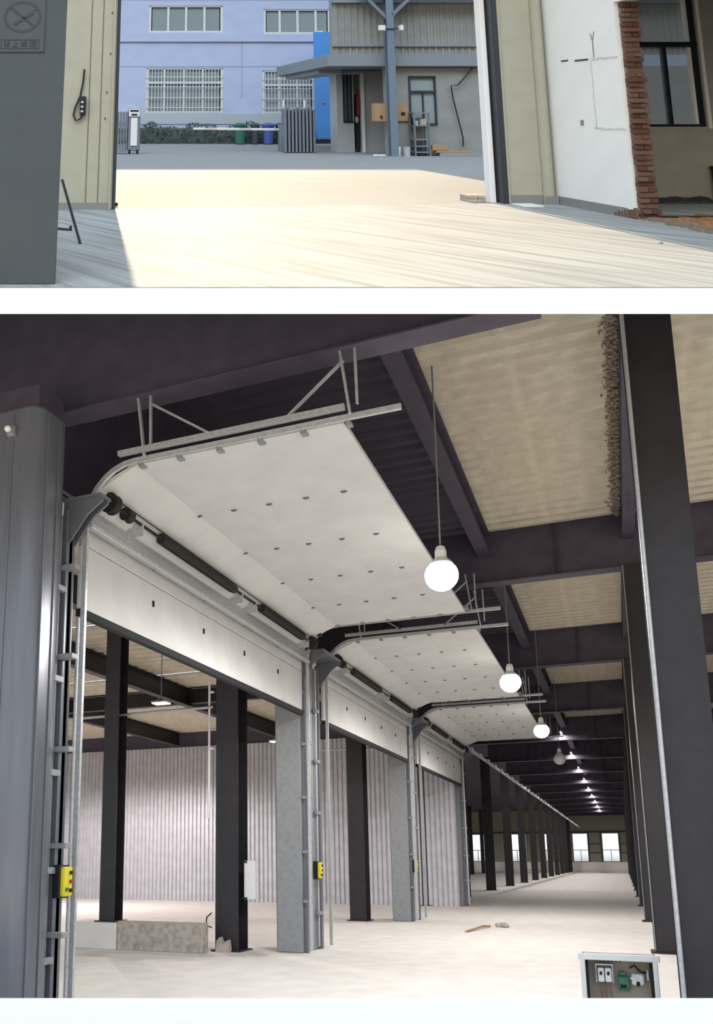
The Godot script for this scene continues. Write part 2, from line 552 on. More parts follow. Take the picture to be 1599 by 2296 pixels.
# ---------------------------------------------------------------- lower hall: shell
func hall_shell() -> void:
	F = HALL
	O = Vector3.ZERO
	var st := ms()
	prism(st, PackedVector2Array([Vector2(-26, 5.12), Vector2(14, -12.32), Vector2(14, -119.3), Vector2(-26, -119.3)]), 1, -0.3, 0.0)
	struct("floor", st, M.concrete)
	F = FRONT
	st = ms()
	span(st, -30, 34, -0.4, -0.06, -5.5, 32)
	struct("ground", st, M.concrete)
	st = ms()
	prism(st, PackedVector2Array([Vector2(-0.3, -5.5), Vector2(0.685, -5.5), Vector2(0.655, -5.7), Vector2(-0.3, -5.7)]), 0, -9.0, 18.0)
	struct("wall_front", st, M.white_paint)
	st = ms()
	prism(st, PackedVector2Array([Vector2(5.232, -5.5), Vector2(5.433, -5.5), Vector2(5.52, -5.62), Vector2(5.44, -5.74)]), 0, -9.0, 18.0)
	struct("trim_1", st, M.white_paint)
	F = HALL
	# roof: sheets of ribbed metal, each bay a piece
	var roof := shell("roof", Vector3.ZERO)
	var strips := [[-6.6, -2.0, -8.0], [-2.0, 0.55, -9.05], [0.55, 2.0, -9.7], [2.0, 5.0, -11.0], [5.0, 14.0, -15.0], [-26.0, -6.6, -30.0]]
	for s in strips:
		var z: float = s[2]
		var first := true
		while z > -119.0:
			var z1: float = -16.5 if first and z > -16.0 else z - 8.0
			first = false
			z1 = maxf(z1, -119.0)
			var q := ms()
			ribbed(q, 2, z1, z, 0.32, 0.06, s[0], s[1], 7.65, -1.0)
			part("sheet", q, M.beam_steel if s[0] == -6.6 or z < -33.0 else M.roof_sheet, roof)  # dark steel colour paints in the shade over the doors and far roof
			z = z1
	var zr := -5.0
	while zr > -29.9:
		var q2 := ms()
		ribbed(q2, 2, maxf(zr - 5.0, -29.8), zr, 0.4, 0.05, -26.0, -6.6, 6.3, -1.0)
		part("sheet", q2, M.roof_sheet, roof)
		zr -= 5.0
	st = ms()
	span(st, -6.65, -6.55, 6.3, 7.7, -30, -7.5)
	struct("trim_2", st, M.beam_steel)
	st = ms()
	span(st, -26, -4.9, 5.75, 7.7, -30.0, -29.85)
	struct("trim_5", st, M.beam_steel)
	# partition of upright ribbed sheets at the end of the left bay
	var part_wall := shell("wall_back", Vector3.ZERO)
	for i in 21:
		var q3 := ms()
		var x0 := -26.0 + i
		ribbed(q3, 0, x0, minf(x0 + 1.0, -4.95), 0.1667, -0.05, 0.0, 5.72, -29.75 + 0.006 * (i % 2), 1.0, 0.08)
		part("sheet", q3, M.wall_sheet, part_wall)
	st = ms()
	F = Transform3D(Basis(Vector3(0, 0, -1), Vector3.UP, Vector3(1, 0, 0)), Vector3(-26.2, 0, 0))
	var side := []  # side openings added to let daylight onto the far floor
	for k in 9:
		side.append([38.0 + 9.0 * k, 44.0 + 9.0 * k, 1.0, 5.2])
	walled(st, -5, 119.2, 0, 7.7, 0.0, 0.2, side)
	struct("wall_left", st, M.wall_sheet)
	F = HALL
	st = ms()
	F = Transform3D(Basis(Vector3(0, 0, -1), Vector3.UP, Vector3(1, 0, 0)), Vector3(14.0, 0, 0))
	walled(st, 12.3, 119.2, 0, 7.7, 0.0, 0.2, side)  # same added daylight openings
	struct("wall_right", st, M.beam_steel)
	F = HALL
	# far end wall with its bright windows
	var far := shell("wall_far", Vector3(0, 0, -119))
	var wins := [[-5.81, -3.97], [-2.39, -0.42], [-13.7, -11.3], [-9.7, -8.3], [-18.4, -16.4], [2.0, 4.0], [6.5, 8.5]]
	var holes := []
	for x in wins:
		holes.append([x[0], x[1], 1.24, 4.72])
	st = ms()
	walled(st, -26, 14, 0, 7.7, -119.3, -119.0, holes)
	part("masonry", st, M.beige_panel, far)
	st = ms()
	span(st, -26, 14, 0, 1.2, -119.0, -118.94)
	part("dado", st, M.white_paint, far, "white painted lower wall")
	st = mss()
	for x in [-6.6, -3.9, -2.5, -0.35, 0.6]:
		span(st, x - 0.06, x + 0.06, 1.2, 4.8, -119.0, -118.9)
	span(st, -26, 14, 4.78, 4.98, -119.0, -118.9)
	for yy in [2.3, 3.4]:
		for x in [[-3.97, -2.39], [-8.3, -5.81], [-0.42, 0.6]]:
			span(st, x[0], x[1], yy - 0.05, yy + 0.05, -119.0, -118.92)
	part("rail", st, M.beam_steel, far)
	for i in wins.size():
		var x: Array = wins[i]
		var win := shell("window_%d" % (i + 1), Vector3(0, 0, -119))
		st = ms()
		var mid: float = (x[0] + x[1]) * 0.5
		for e in [x[0] + 0.04, x[1] - 0.04]:
			span(st, e - 0.04, e + 0.04, 1.24, 4.72, -119.15, -119.07)
		span(st, x[0], x[1], 2.62, 2.7, -119.15, -119.07)
		span(st, mid - 0.035, mid + 0.035, 1.24, 2.62, -119.15, -119.07)
		span(st, x[0], x[1], 1.24, 1.3, -119.15, -119.07)
		span(st, x[0], x[1], 4.66, 4.72, -119.15, -119.07)
		part("frame", st, M.frame_grey, win)
		for pn in [[x[0], mid, 1.3, 2.62], [mid, x[1], 1.3, 2.62], [x[0], x[1], 2.7, 4.66]]:
			st = ms()
			span(st, pn[0] + 0.04, pn[1] - 0.04, pn[2], pn[3], -119.115, -119.105)
			part("pane", st, M.clear_pane, win)

# ---------------------------------------------------------------- lower hall: steel frame
func ibeam(st: Bag, a: Vector3, b: Vector3, deep: float, wide: float) -> void:
	# an I-section whose middle runs from a to b
	bar(st, a, b, 0.02, deep)
	var up := Vector3.UP * (deep * 0.5 - 0.01)
	bar(st, a + up, b + up, wide, 0.02)
	bar(st, a - up, b - up, wide, 0.02)

func make_column(at: Vector3, h: float, wide: float, turned: bool, label: String, group: String, m: Material) -> Node3D:
	var t := thing("steel_column", label, "column", at, group)
	var k := wide * 0.5
	var st := mss()
	for s in [-1.0, 1.0]:
		var c := at + (Vector3(s * (k - 0.01), h * 0.5, 0) if turned else Vector3(0, h * 0.5, s * (k - 0.01)))
		box(st, c, Vector3(0.02, h, wide) if turned else Vector3(wide, h, 0.02), 0.004)
	part("flange", st, m, t)
	st = ms()
	box(st, at + Vector3(0, h * 0.5, 0), Vector3(wide - 0.04, h, 0.014) if turned else Vector3(0.014, h, wide - 0.04))
	part("web", st, m, t)
	st = ms()
	box(st, at + Vector3(0, 0.012, 0), Vector3(wide + 0.12, 0.024, wide + 0.12), 0.004)
	part("base_plate", st, m, t)
	return t

func hall_frames() -> void:
	F = HALL
	var st: Bag
	# the deep beam across the front, above the first door
	var t := thing("roof_beam", "deep dark beam running from the grey clad pier above the nearest raised door", "beam", Vector3(-4.0, 6.05, -7.1))
	st = ms()
	prism(st, PackedVector2Array([Vector2(-16.0, 6.07), Vector2(-0.3, 6.07), Vector2(-0.3, 6.26), Vector2(-3.3, 7.4), Vector2(-9.0, 8.6), Vector2(-16.0, 8.6)]), 2, -7.14, -7.1)
	part("web", st, M.beam_steel, t)
	st = mss()
	span(st, -16.0, -0.3, 6.05, 6.07, -7.25, -6.98)
	part("flange", st, M.beam_steel, t)
	# long beam beside the raised doors
	t = thing("roof_beam", "long dark beam running lengthwise just right of the raised door leaves", "beam", Vector3(-2.0, 7.2, -8.4))
	st = ms()
	ibeam(st, Vector3(-2.0, 7.36, -8.4), Vector3(-2.0, 7.36, -118.9), 0.44, 0.24)
	part("web", st, M.beam_steel, t)
	# cross beams at every frame
	var names := ["nearest cross beam closing the bright ribbed roof bay between long beam and right columns", "second cross beam of the dark roof, behind the bay with bright sheet", "third cross beam from the bright roof bay, above the second dock door", "fourth cross beam from the bright roof bay, near the third dock door"]
	for k in 13:
		var z := -16.5 - 8.0 * k
		O = Vector3(-0.75, 6.6, z)
		t = thing("cross_beam", names[k] if k < 4 else "dark cross beam in the far dim part of the long hall roof", "beam", O, "cross beams of the hall roof")
		st = ms()
		ibeam(st, Vector3(-6.3, 7.12, z), Vector3(14.0, 7.12, z), 1.04, 0.3)
		part("web", st, M.beam_steel, t)
		st = mss()
		for x in [-4.2, -0.7, 2.0, 4.5]:
			span(st, x - 0.006, x + 0.006, 6.64, 7.6, z - 0.14, z + 0.14)
		part("stiffener", st, M.beam_steel, t)
	# beam and ragged insulation along the right columns
	t = thing("eave_beam", "dark eave beam running above the right column row beside bright roof sheet", "beam", Vector3(0.5, 7.2, -9.5))
	st = ms()
	ibeam(st, Vector3(0.5, 7.36, -9.6), Vector3(0.5, 7.36, -118.9), 0.44, 0.2)
	part("web", st, M.beam_steel, t)
	O = Vector3(0.28, 7.5, -13)
	st = ms()
	for k in 2200:
		var c := Vector3(0.38 - absf(rng.randfn()) * 0.06, 7.565 + rng.randfn() * 0.02, rng.randf_range(-16.3, -9.7))
		box(st, c, Vector3(rng.randf_range(0.008, 0.05), rng.randf_range(0.006, 0.025), rng.randf_range(0.01, 0.05)))
	solo("insulation_edge", "ragged brownish insulation along the right edge of the bright roof bay", "insulation", st, M.insulation).set_meta("kind", "stuff")
	# columns
	var right := ["tall dark steel column nearest at right, with a light conduit on its edge", "second dark steel column of the right row, standing behind the electrical box", "third dark steel column of the right row, behind the second one", "fourth dark steel column of the right row"]
	for k in 14:
		var z := -8.5 - 8.0 * k
		var c := make_column(Vector3(0.56, 0, z), 7.2 if k == 0 else 6.6, 0.42, false, right[k] if k < 4 else "dark steel column in the far part of the right row", "far columns of the right row" if k > 3 else "", M.dark_steel)
		st = mss()
		if k == 0:
			tube(st, [Vector3(0.36, 0.05, -8.24), Vector3(0.36, 7.2, -8.24)], 0.02, 8)
			part("conduit", st, M.galvanised, c, "light grey conduit")
		elif k < 4:
			tube(st, [Vector3(0.36, 0.05, z + 0.24), Vector3(0.36, 6.6, z + 0.24)], 0.012, 6)
			part("conduit", st, M.frame_grey, c)
	var leftn := ["thick dark column standing in the first door opening", "dark column seen through the second door opening"]
	for k in 14:
		var z := -13.98 - 8.0 * k
		var lab: String = leftn[k] if k < 2 else "dark column in the receding left row past the third dock door"
		var c := make_column(Vector3(-6.16, 0, z), 6.28 if k < 3 else 6.6, 0.42, false, lab, "receding columns past the dock doors" if k > 1 else "", M.dark_steel)
	for k in 9:
		make_column(Vector3(-14.4, 0, -37.9 - 8.0 * k), 7.0, 0.36, false, "thin dark column far back in the open area left of the receding row", "columns of the far left row", M.dark_steel)
	make_column(Vector3(-8.3, 0.44, -13.6), 5.84, 0.30, false, "slim dark column standing on the pale concrete block at left", "", M.dark_steel)
	# beams of the left bay seen through the first door
	var bl := ["lengthwise dark beam under the left bay ceiling, right of its lamp", "lengthwise dark beam under the left bay ceiling, middle of three", "lengthwise dark beam under the left bay ceiling, farthest left"]
	var bx := [-8.3, -11.0, -15.3]
	for k in 3:
		t = thing("bay_beam", bl[k], "beam", Vector3(bx[k], 5.75, -13.0))
		st = ms()
		ibeam(st, Vector3(bx[k], 6.0, -8.0), Vector3(bx[k], 6.0, -29.7), 0.5, 0.22)
		part("web", st, M.dark_steel, t)
	t = thing("bay_beam", "dark cross beam under the left bay ceiling behind the hanging lamp", "beam", Vector3(-12, 5.8, -21.9))
	st = ms()
	ibeam(st, Vector3(-25, 6.05, -21.9), Vector3(-6.4, 6.05, -21.9), 0.45, 0.2)
	part("web", st, M.dark_steel, t)
	O = Vector3(-9.5, 4.09, -13.7)
	st = ms()
	tube(st, [Vector3(-13.5, 4.05, -13.7), Vector3(-6.4, 4.12, -13.7)], 0.025, 8)
	solo("tie_pipe", "thin pale pipe crossing the left bay from the slim column to the thick column", "pipe", st, M.galvanised)
	O = Vector3(-5.6, 4.4, -21.6)
	st = ms()
	tube(st, [Vector3(-8.4, 4.42, -22.6), Vector3(-5.355, 4.4, -22.6)], 0.025, 8)
	solo("tie_pipe", "thin pale pipe crossing behind the second dock door opening", "pipe", st, M.galvanised)
	# lamps
	var ln := ["large blazing high bay lamp nearest, beside the first raised door leaf", "blazing high bay lamp beside the second raised door leaf", "smallest lit high bay lamp, beside the third raised door leaf"]
	for k in 3:
		lamp(Vector3(-1.75, 4.84, [-10.2, -17.26, -24.3][k]), ln[k], true, 7.6)
	lamp(Vector3(-1.75, 4.84, -31.5), "unlit grey high bay lamp hanging past the third raised door leaf", false, 7.6)
	var bn := ["rectangular lamp hanging on a rod in front of the left bay cross beams", "rectangular lamp hanging near the thick column in the left bay", "rectangular lamp hanging deep in the left bay near the pale conduits"]
	var bp := [Vector3(-9.65, 5.1, -17.8), Vector3(-9.6, 5.1, -25.2), Vector3(-16.5, 5.1, -24.0)]
	for k in 3:
		var p: Vector3 = bp[k]
		t = thing("bay_lamp", bn[k], "lamp", p, "lamps of the left bay")
		st = ms()
		tube(st, [p + Vector3(0, 0.12, 0), Vector3(p.x, 6.3, p.z)], 0.012, 6)
		part("rod", st, M.frame_grey, t)
		st = mss()
		bar(st, p + Vector3(0, 0.14, 0), p + Vector3(0.17, 0.02, 0), 0.03, 0.01)
		bar(st, p + Vector3(0, 0.14, 0), p + Vector3(-0.17, 0.02, 0), 0.03, 0.01)
		part("bracket", st, M.frame_grey, t)
		st = ms()
		span(st, p.x - 0.2, p.x + 0.2, p.y - 0.01, p.y + 0.03, p.z - 0.14, p.z + 0.14, 0.01)
		part("housing", st, M.galvanised, t)
		st = ms()
		span(st, p.x - 0.18, p.x + 0.18, p.y - 0.03, p.y - 0.008, p.z - 0.12, p.z + 0.12)
		part("diffuser", st, M.lamp_glow, t, "glowing lamp face")
	# rows of battens under the far roof, light added for the far floor
	for p in batten_places():
		t = thing("added_batten_lamp", "white batten in a row under the dark far roof, its light added for the far floor", "lamp", p, "battens with added light under the far roof")
		st = ms()
		span(st, p.x - 0.045, p.x + 0.045, 6.87, 6.92, p.z - 1.2, p.z + 1.2)
		part("tube", st, M.added_batten_glow, t)
		for s in [-0.9, 0.9]:
			st = mss()
			tube(st, [p + Vector3(0, 0.02, s), Vector3(p.x, 7.6, p.z + s)], 0.01, 5)
			part("hanger", st, M.frame_grey, t)

func lamp(p: Vector3, label: String, lit: bool, top: float) -> void:
	var t := thing("high_bay_lamp", label, "lamp", p, "high bay lamps along the dock" if lit else "")
	var st := ms()
	tube(st, [p + Vector3(0, 0.3, 0), Vector3(p.x, top, p.z)], 0.012, 6)
	part("rod", st, M.frame_grey, t)
	st = ms()
	lathe(st, p, [[0.0, 0.36], [0.05, 0.36], [0.07, 0.3], [0.07, 0.22], [0.12, 0.17], [0.14, 0.14], [0.0, 0.13]], 20)
	part("housing", st, M.white, t)
	st = ms()
	ball(st, p, Vector3(0.2, 0.19, 0.2), 24)  # lamp glare is built into the size of this globe
	part("diffuser", st, M.lamp_glow if lit else M.white, t, "glowing globe widened to stand for the lamp glare" if lit else "dull white globe")

# ---------------------------------------------------------------- lower hall: dock doors
func dock_door(n: int, z0: float, z1: float, label: String) -> void:
	# z0 nearer end, z1 farther end of the opening
	F = HALL
	var at := Vector3(-4.82, 3.95, (z0 + z1) * 0.5)
	var t := thing("sectional_door", label, "door", at, "raised sectional dock doors")
	var st: Bag
	for y in [[3.98, 4.66], [4.67, 5.02]]:
		st = ms()
		span(st, -4.87, -4.82, y[0], y[1], z1 + 0.04, z0 - 0.04, 0.008)
		part("panel", st, M.door_white, t)
	st = ms()
	prism(st, PackedVector2Array([Vector2(-4.84, 5.0), Vector2(-4.80, 5.0), Vector2(-4.62, 5.22), Vector2(-4.2, 5.4), Vector2(-4.2, 5.44), Vector2(-4.66, 5.26)]), 2, z1 + 0.04, z0 - 0.04)
	part("panel", st, M.door_white, t, "bent section under the shaft")
	for k in 5:
		st = ms()
		var x0 := -4.2 + 0.432 * k
		span(st, x0 + 0.0002, x0 + 0.4318, 5.40, 5.445, z1 + 0.04, z0 - 0.04, 0.001)
		part("panel", st, M.door_white, t)
	st = ms()
	span(st, -4.88, -4.80, 3.90, 3.985, z1 + 0.04, z0 - 0.04, 0.01)
	part("bottom_seal", st, M.rubber, t)
	var cols := 4
	for i in cols:
		var z := z0 - 1.48 - 1.363 * i
		for k in 5:
			st = ms()
			var x := -4.2 + 0.432 * k
			box(st, Vector3(x, 5.394, z), Vector3(0.07, 0.012, 0.03), 0.003)
			box(st, Vector3(x, 5.386, z), Vector3(0.03, 0.012, 0.02))
			part("hinge", st, M.clad_grey, t)
		for y in [4.43, 4.87]:
			st = ms()
			box(st, Vector3(-4.812, y, z - 0.05), Vector3(0.016, 0.07, 0.035), 0.004)
			part("hinge", st, M.rubber, t)
	# header tube, shaft, springs, drums
	st = ms()
	span(st, -4.76, -4.68, 4.80, 4.86, z1, z0, 0.01)
	span(st, -4.78, -4.74, 4.86, 5.02, z1, z0)
	part("header_rail", st, M.galvanised, t)
	st = ms()
	tube(st, [Vector3(-4.6, 5.12, z0 - 0.05), Vector3(-4.6, 5.12, z1 - 0.05)], 0.018, 8)
	part("shaft", st, M.rubber, t)
	st = ms()
	tube(st, [Vector3(-4.58, 5.19, z0 - 0.3), Vector3(-4.58, 5.19, z1 + 0.1)], 0.007, 6)
	part("cable", st, M.black, t)
	for s in [[z0 - 1.3, z0 - 3.4], [z0 - 4.4, z1 + 0.6]]:
		st = ms()
		tube(st, [Vector3(-4.6, 5.12, s[0]), Vector3(-4.6, 5.12, s[1])], 0.06, 12)
		var q: float = s[0]
		while q > s[1] + 0.05:
			lathe(st, Vector3(-4.6, 5.12, q), [[0.06, 0.0], [0.069, 0.012], [0.06, 0.024]], 12, Vector3(0, 0, -1))
			q -= 0.05
		part("torsion_spring", st, M.dark_spring, t)
	for e in [[z0 - 0.16, 0.11], [z0 - 0.5, 0.075], [z1 + 0.2, 0.11]]:
		st = ms()
		lathe(st, Vector3(-4.6, 5.12, e[0]), [[0.0, 0.0], [e[1], 0.0], [e[1] * 0.8, 0.03], [e[1] * 0.8, 0.07], [e[1], 0.1], [0.0, 0.1]], 18, Vector3(0, 0, -1))
		part("cable_drum", st, M.dark_spring, t)
	for z in [z0 - 0.85, z0 - 3.65, z0 - 4.15, z1 + 0.35]:
		st = ms()
		span(st, -4.74, -4.58, 5.0, 5.14, z - 0.015, z + 0.015)
		span(st, -4.76, -4.73, 4.96, 5.2, z - 0.06, z + 0.06)
		part("shaft_bracket", st, M.galvanised, t)
	# tracks: upright, bend, level
	for e in [[z0 + 0.02, 1.0], [z1 - 0.02, -1.0]]:
		var z: float = e[0]
		var path := [Vector3(-4.74, 0.05, z), Vector3(-4.74, 4.85, z)]
		for k in 7:
			var an := PI * 0.5 * (k + 1) / 7.0
			path.append(Vector3(-4.74 + 0.55 * (1.0 - cos(an)), 4.85 + 0.57 * sin(an), z))
		path.append(Vector3(-1.5, 5.42, z))
		st = ms()
		for i in path.size() - 1:
			bar(st, path[i], path[i + 1], 0.05, 0.035, Vector3(0, 0, 1))
		part("track", st, M.galvanised, t)
		st = ms()
		bar(st, Vector3(-4.35, 5.50, z + 0.05 * e[1]), Vector3(-2.0, 5.50, z + 0.05 * e[1]), 0.05, 0.05)
		part("track_angle", st, M.galvanised, t)
		st = mss()
		var zz: float = z + 0.06 * e[1]
		for x in [-4.05, -1.95]:
			bar(st, Vector3(x, 5.42, zz), Vector3(x - 0.08, 6.06, zz), 0.04, 0.02)
			bar(st, Vector3(x + 0.07, 5.5, zz), Vector3(x + 0.06, 6.06, zz), 0.03, 0.02)
		bar(st, Vector3(-2.56, 5.5, zz), Vector3(-2.0, 5.95, zz), 0.03, 0.02)
		bar(st, Vector3(-3.32, 5.5, zz), Vector3(-3.98, 5.96, zz), 0.03, 0.02)
		part("track_hanger", st, M.galvanised, t)
		st = mss()
		for k in 6:
			box(st, Vector3(-4.15 + 0.43 * k, 5.39, z - 0.09 * e[1]), Vector3(0.06, 0.025, 0.07))
			tube(st, [Vector3(-4.15 + 0.43 * k, 5.41, z - 0.1 * e[1]), Vector3(-4.15 + 0.43 * k, 5.41, z)], 0.02, 6)
		part("roller", st, M.frame_grey, t)
	st = ms()
	lathe(st, Vector3(-4.5, 5.3, z1 + 0.1), [[0.0, 0.0], [0.05, 0.0], [0.05, 0.12], [0.0, 0.12]], 10, Vector3(0, 0, -1))
	part("bumper", st, M.black, t)

func dock_post(z_near: float, z_far: float, label: String) -> void:
	var at := Vector3(-5.05, 0, (z_near + z_far) * 0.5)
	var t := thing("dock_post", label, "post", at, "")
	var st := ms()
	span(st, -5.36, -4.9, 0, 4.9, z_far, z_near, 0.02)
	part("casing", st, M.frame_grey, t)
	st = mss()
	for z in [z_near - 0.12, z_far + 0.12]:
		span(st, -4.9, -4.84, 0, 4.95, z - 0.05, z + 0.05, 0.006)
	part("channel", st, M.clad_grey, t)
	st = mss()
	for z in [z_near - 0.3, z_far + 0.27]:
		tube(st, [Vector3(-4.86, 0.05, z), Vector3(-4.86, 4.85, z)], 0.018, 8)
	part("conduit", st, M.galvanised, t)
	st = mss()
	for y in [0.6, 1.4, 2.3, 3.2, 4.1]:
		span(st, -4.88, -4.82, y - 0.03, y + 0.03, z_far + 0.16, z_far + 0.36, 0.005)
		span(st, -4.88, -4.70, y + 0.2, y + 0.25, z_near - 0.08, z_near + 0.02, 0.005)
	part("clamp", st, M.frame_grey, t)
	st = mss()
	prism(st, PackedVector2Array([Vector2(-4.9, 4.5), Vector2(-4.62, 4.86), Vector2(-4.45, 4.98), Vector2(-4.45, 5.04), Vector2(-4.9, 5.04)]), 2, z_near - 0.06, z_near - 0.04)
	prism(st, PackedVector2Array([Vector2(-4.9, 4.5), Vector2(-4.62, 4.86), Vector2(-4.45, 4.98), Vector2(-4.45, 5.04), Vector2(-4.9, 5.04)]), 2, z_far + 0.04, z_far + 0.06)
	span(st, -4.9, -4.45, 5.02, 5.05, z_far, z_near)
	part("gusset", st, M.clad_grey, t)

func control_box(p: Vector3, label: String) -> void:
	# p: middle of the back plate on the post
	var t := thing("control_box", label, "control box", p, "yellow control boxes on the door posts")
	var st := ms()
	box(st, p + Vector3(0.03, 0, 0), Vector3(0.08, 0.30, 0.16), 0.008)
	part("back_box", st, M.black, t)
	st = ms()
	box(st, p + Vector3(0.09, 0, 0), Vector3(0.05, 0.27, 0.14), 0.012)
	part("cover", st, M.yellow, t, "yellow cover")
	for k in [[0.08, -0.03, M.black], [0.0, -0.03, M.red], [-0.07, 0.03, M.green_metal], [-0.08, -0.03, M.black]]:
		st = ms()
		tube(st, [p + Vector3(0.11, k[0], k[1]), p + Vector3(0.135, k[0], k[1])], 0.018, 10)
		part("button", st, k[2], t)

func hall_doors() -> void:
	dock_door(1, -7.12, -13.95, "nearest raised white sectional dock door with dark torsion springs")
	dock_door(2, -15.05, -22.0, "second raised white sectional dock door, between two grey posts")
	dock_door(3, -23.05, -30.0, "third and farthest raised white sectional dock door")
	dock_post(-14.0, -15.0, "grey steel door post between the first and second dock doors")
	dock_post(-22.05, -23.0, "grey steel door post between the second and third dock doors")
	dock_post(-30.05, -30.6, "slim grey steel door post past the third dock door")
	dock_post(-6.89, -7.09, "narrow grey door post beside the grey clad pier")
	# pier clad in smooth grey sheet at the left edge
	F = HALL
	var t := thing("clad_pier", "broad glossy grey sheet clad pier at the left, bearing the deep beam", "pier", Vector3(-5.3, 0, -6.6))
	var st := ms()
	var poly := PackedVector2Array()
	var hx := 0.5
	var hz := 0.27
	var r := 0.16
	for c in [[1, 1], [-1, 1], [-1, -1], [1, -1]]:
		for k in 6:
			var an: float = atan2(c[1], c[0]) - PI * 0.25 + PI * 0.5 * k / 5.0
			poly.append(Vector2(-5.3 + c[0] * (hx - r) + cos(an) * r, -6.6 + c[1] * (hz - r) + sin(an) * r))
	st.set_smooth_group(1)
	for i in poly.size():
		var p: Vector2 = poly[i]
		var q: Vector2 = poly[(i + 1) % poly.size()]
		var o := Vector3((p.x + q.x) * 0.5 + 5.3, 0, (p.y + q.y) * 0.5 + 6.6)
		st.set_smooth_group(1)
		tri3(st, w(Vector3(p.x, 0, p.y)), w(Vector3(q.x, 0, q.y)), w(Vector3(q.x, 5.78, q.y)), o)
		tri3(st, w(Vector3(p.x, 0, p.y)), w(Vector3(q.x, 5.78, q.y)), w(Vector3(p.x, 5.78, p.y)), o)
	part("sheet", st, M.clad_grey, t)
	st = mss()
	for x in [-5.62, -5.36, -5.1]:
		span(st, x - 0.012, x + 0.012, 0, 5.76, -6.34, -6.318, 0.004)
	for z in [-6.48, -6.66]:
		span(st, -4.806, -4.785, 0, 5.76, z - 0.01, z + 0.01, 0.004)
	part("rib", st, M.clad_grey, t)
	st = ms()
	prism(st, poly, 1, 5.78, 5.80)
	span(st, -5.75, -4.86, 5.80, 6.05, -6.8, -6.4)
	part("cap", st, M.beam_steel, t)
	# small lamp on a bracket at the pier's top left
	t = thing("bulkhead_lamp", "tiny white bulkhead lamp high on the grey clad pier", "lamp", Vector3(-5.1, 5.55, -6.3))
	st = ms()
	ball(st, Vector3(-5.1, 5.55, -6.25), Vector3(0.035, 0.035, 0.035), 10)
	part("bulb", st, M.white, t)
	st = mss()
	span(st, -5.14, -5.06, 5.5, 5.6, -6.33, -6.28, 0.006)
	part("bracket", st, M.frame_grey, t)
	# rail running on past the doors
	O = Vector3(-4.75, 5.3, -31)
	st = ms()
	bar(st, Vector3(-4.75, 5.35, -30.6), Vector3(-4.75, 5.35, -118.9), 0.06, 0.10)
	for k in 40:
		box(st, Vector3(-4.72, 5.36, -32.0 - 2.1 * k), Vector3(0.1, 0.14, 0.5))
	solo("eave_rail", "long pale rail running on past the third dock door towards the far wall", "rail", st, M.galvanised)
	st = ms()
	O = Vector3(-5.3, 5.5, -18)
	span(st, -5.42, -5.36, 5.5, 7.64, -30.6, -7.5)
	struct("wall_dock", st, M.beam_steel)
	var tn := 6
	for z in [[-15.0, -14.0], [-23.0, -22.05], [-30.6, -30.05]]:
		st = ms()
		O = Vector3(-5.3, 5.0, z[0])
		span(st, -5.36, -5.0, 4.9, 7.64, z[0], z[1])
		struct("trim_%d" % tn, st, M.beam_steel)
		tn += 1

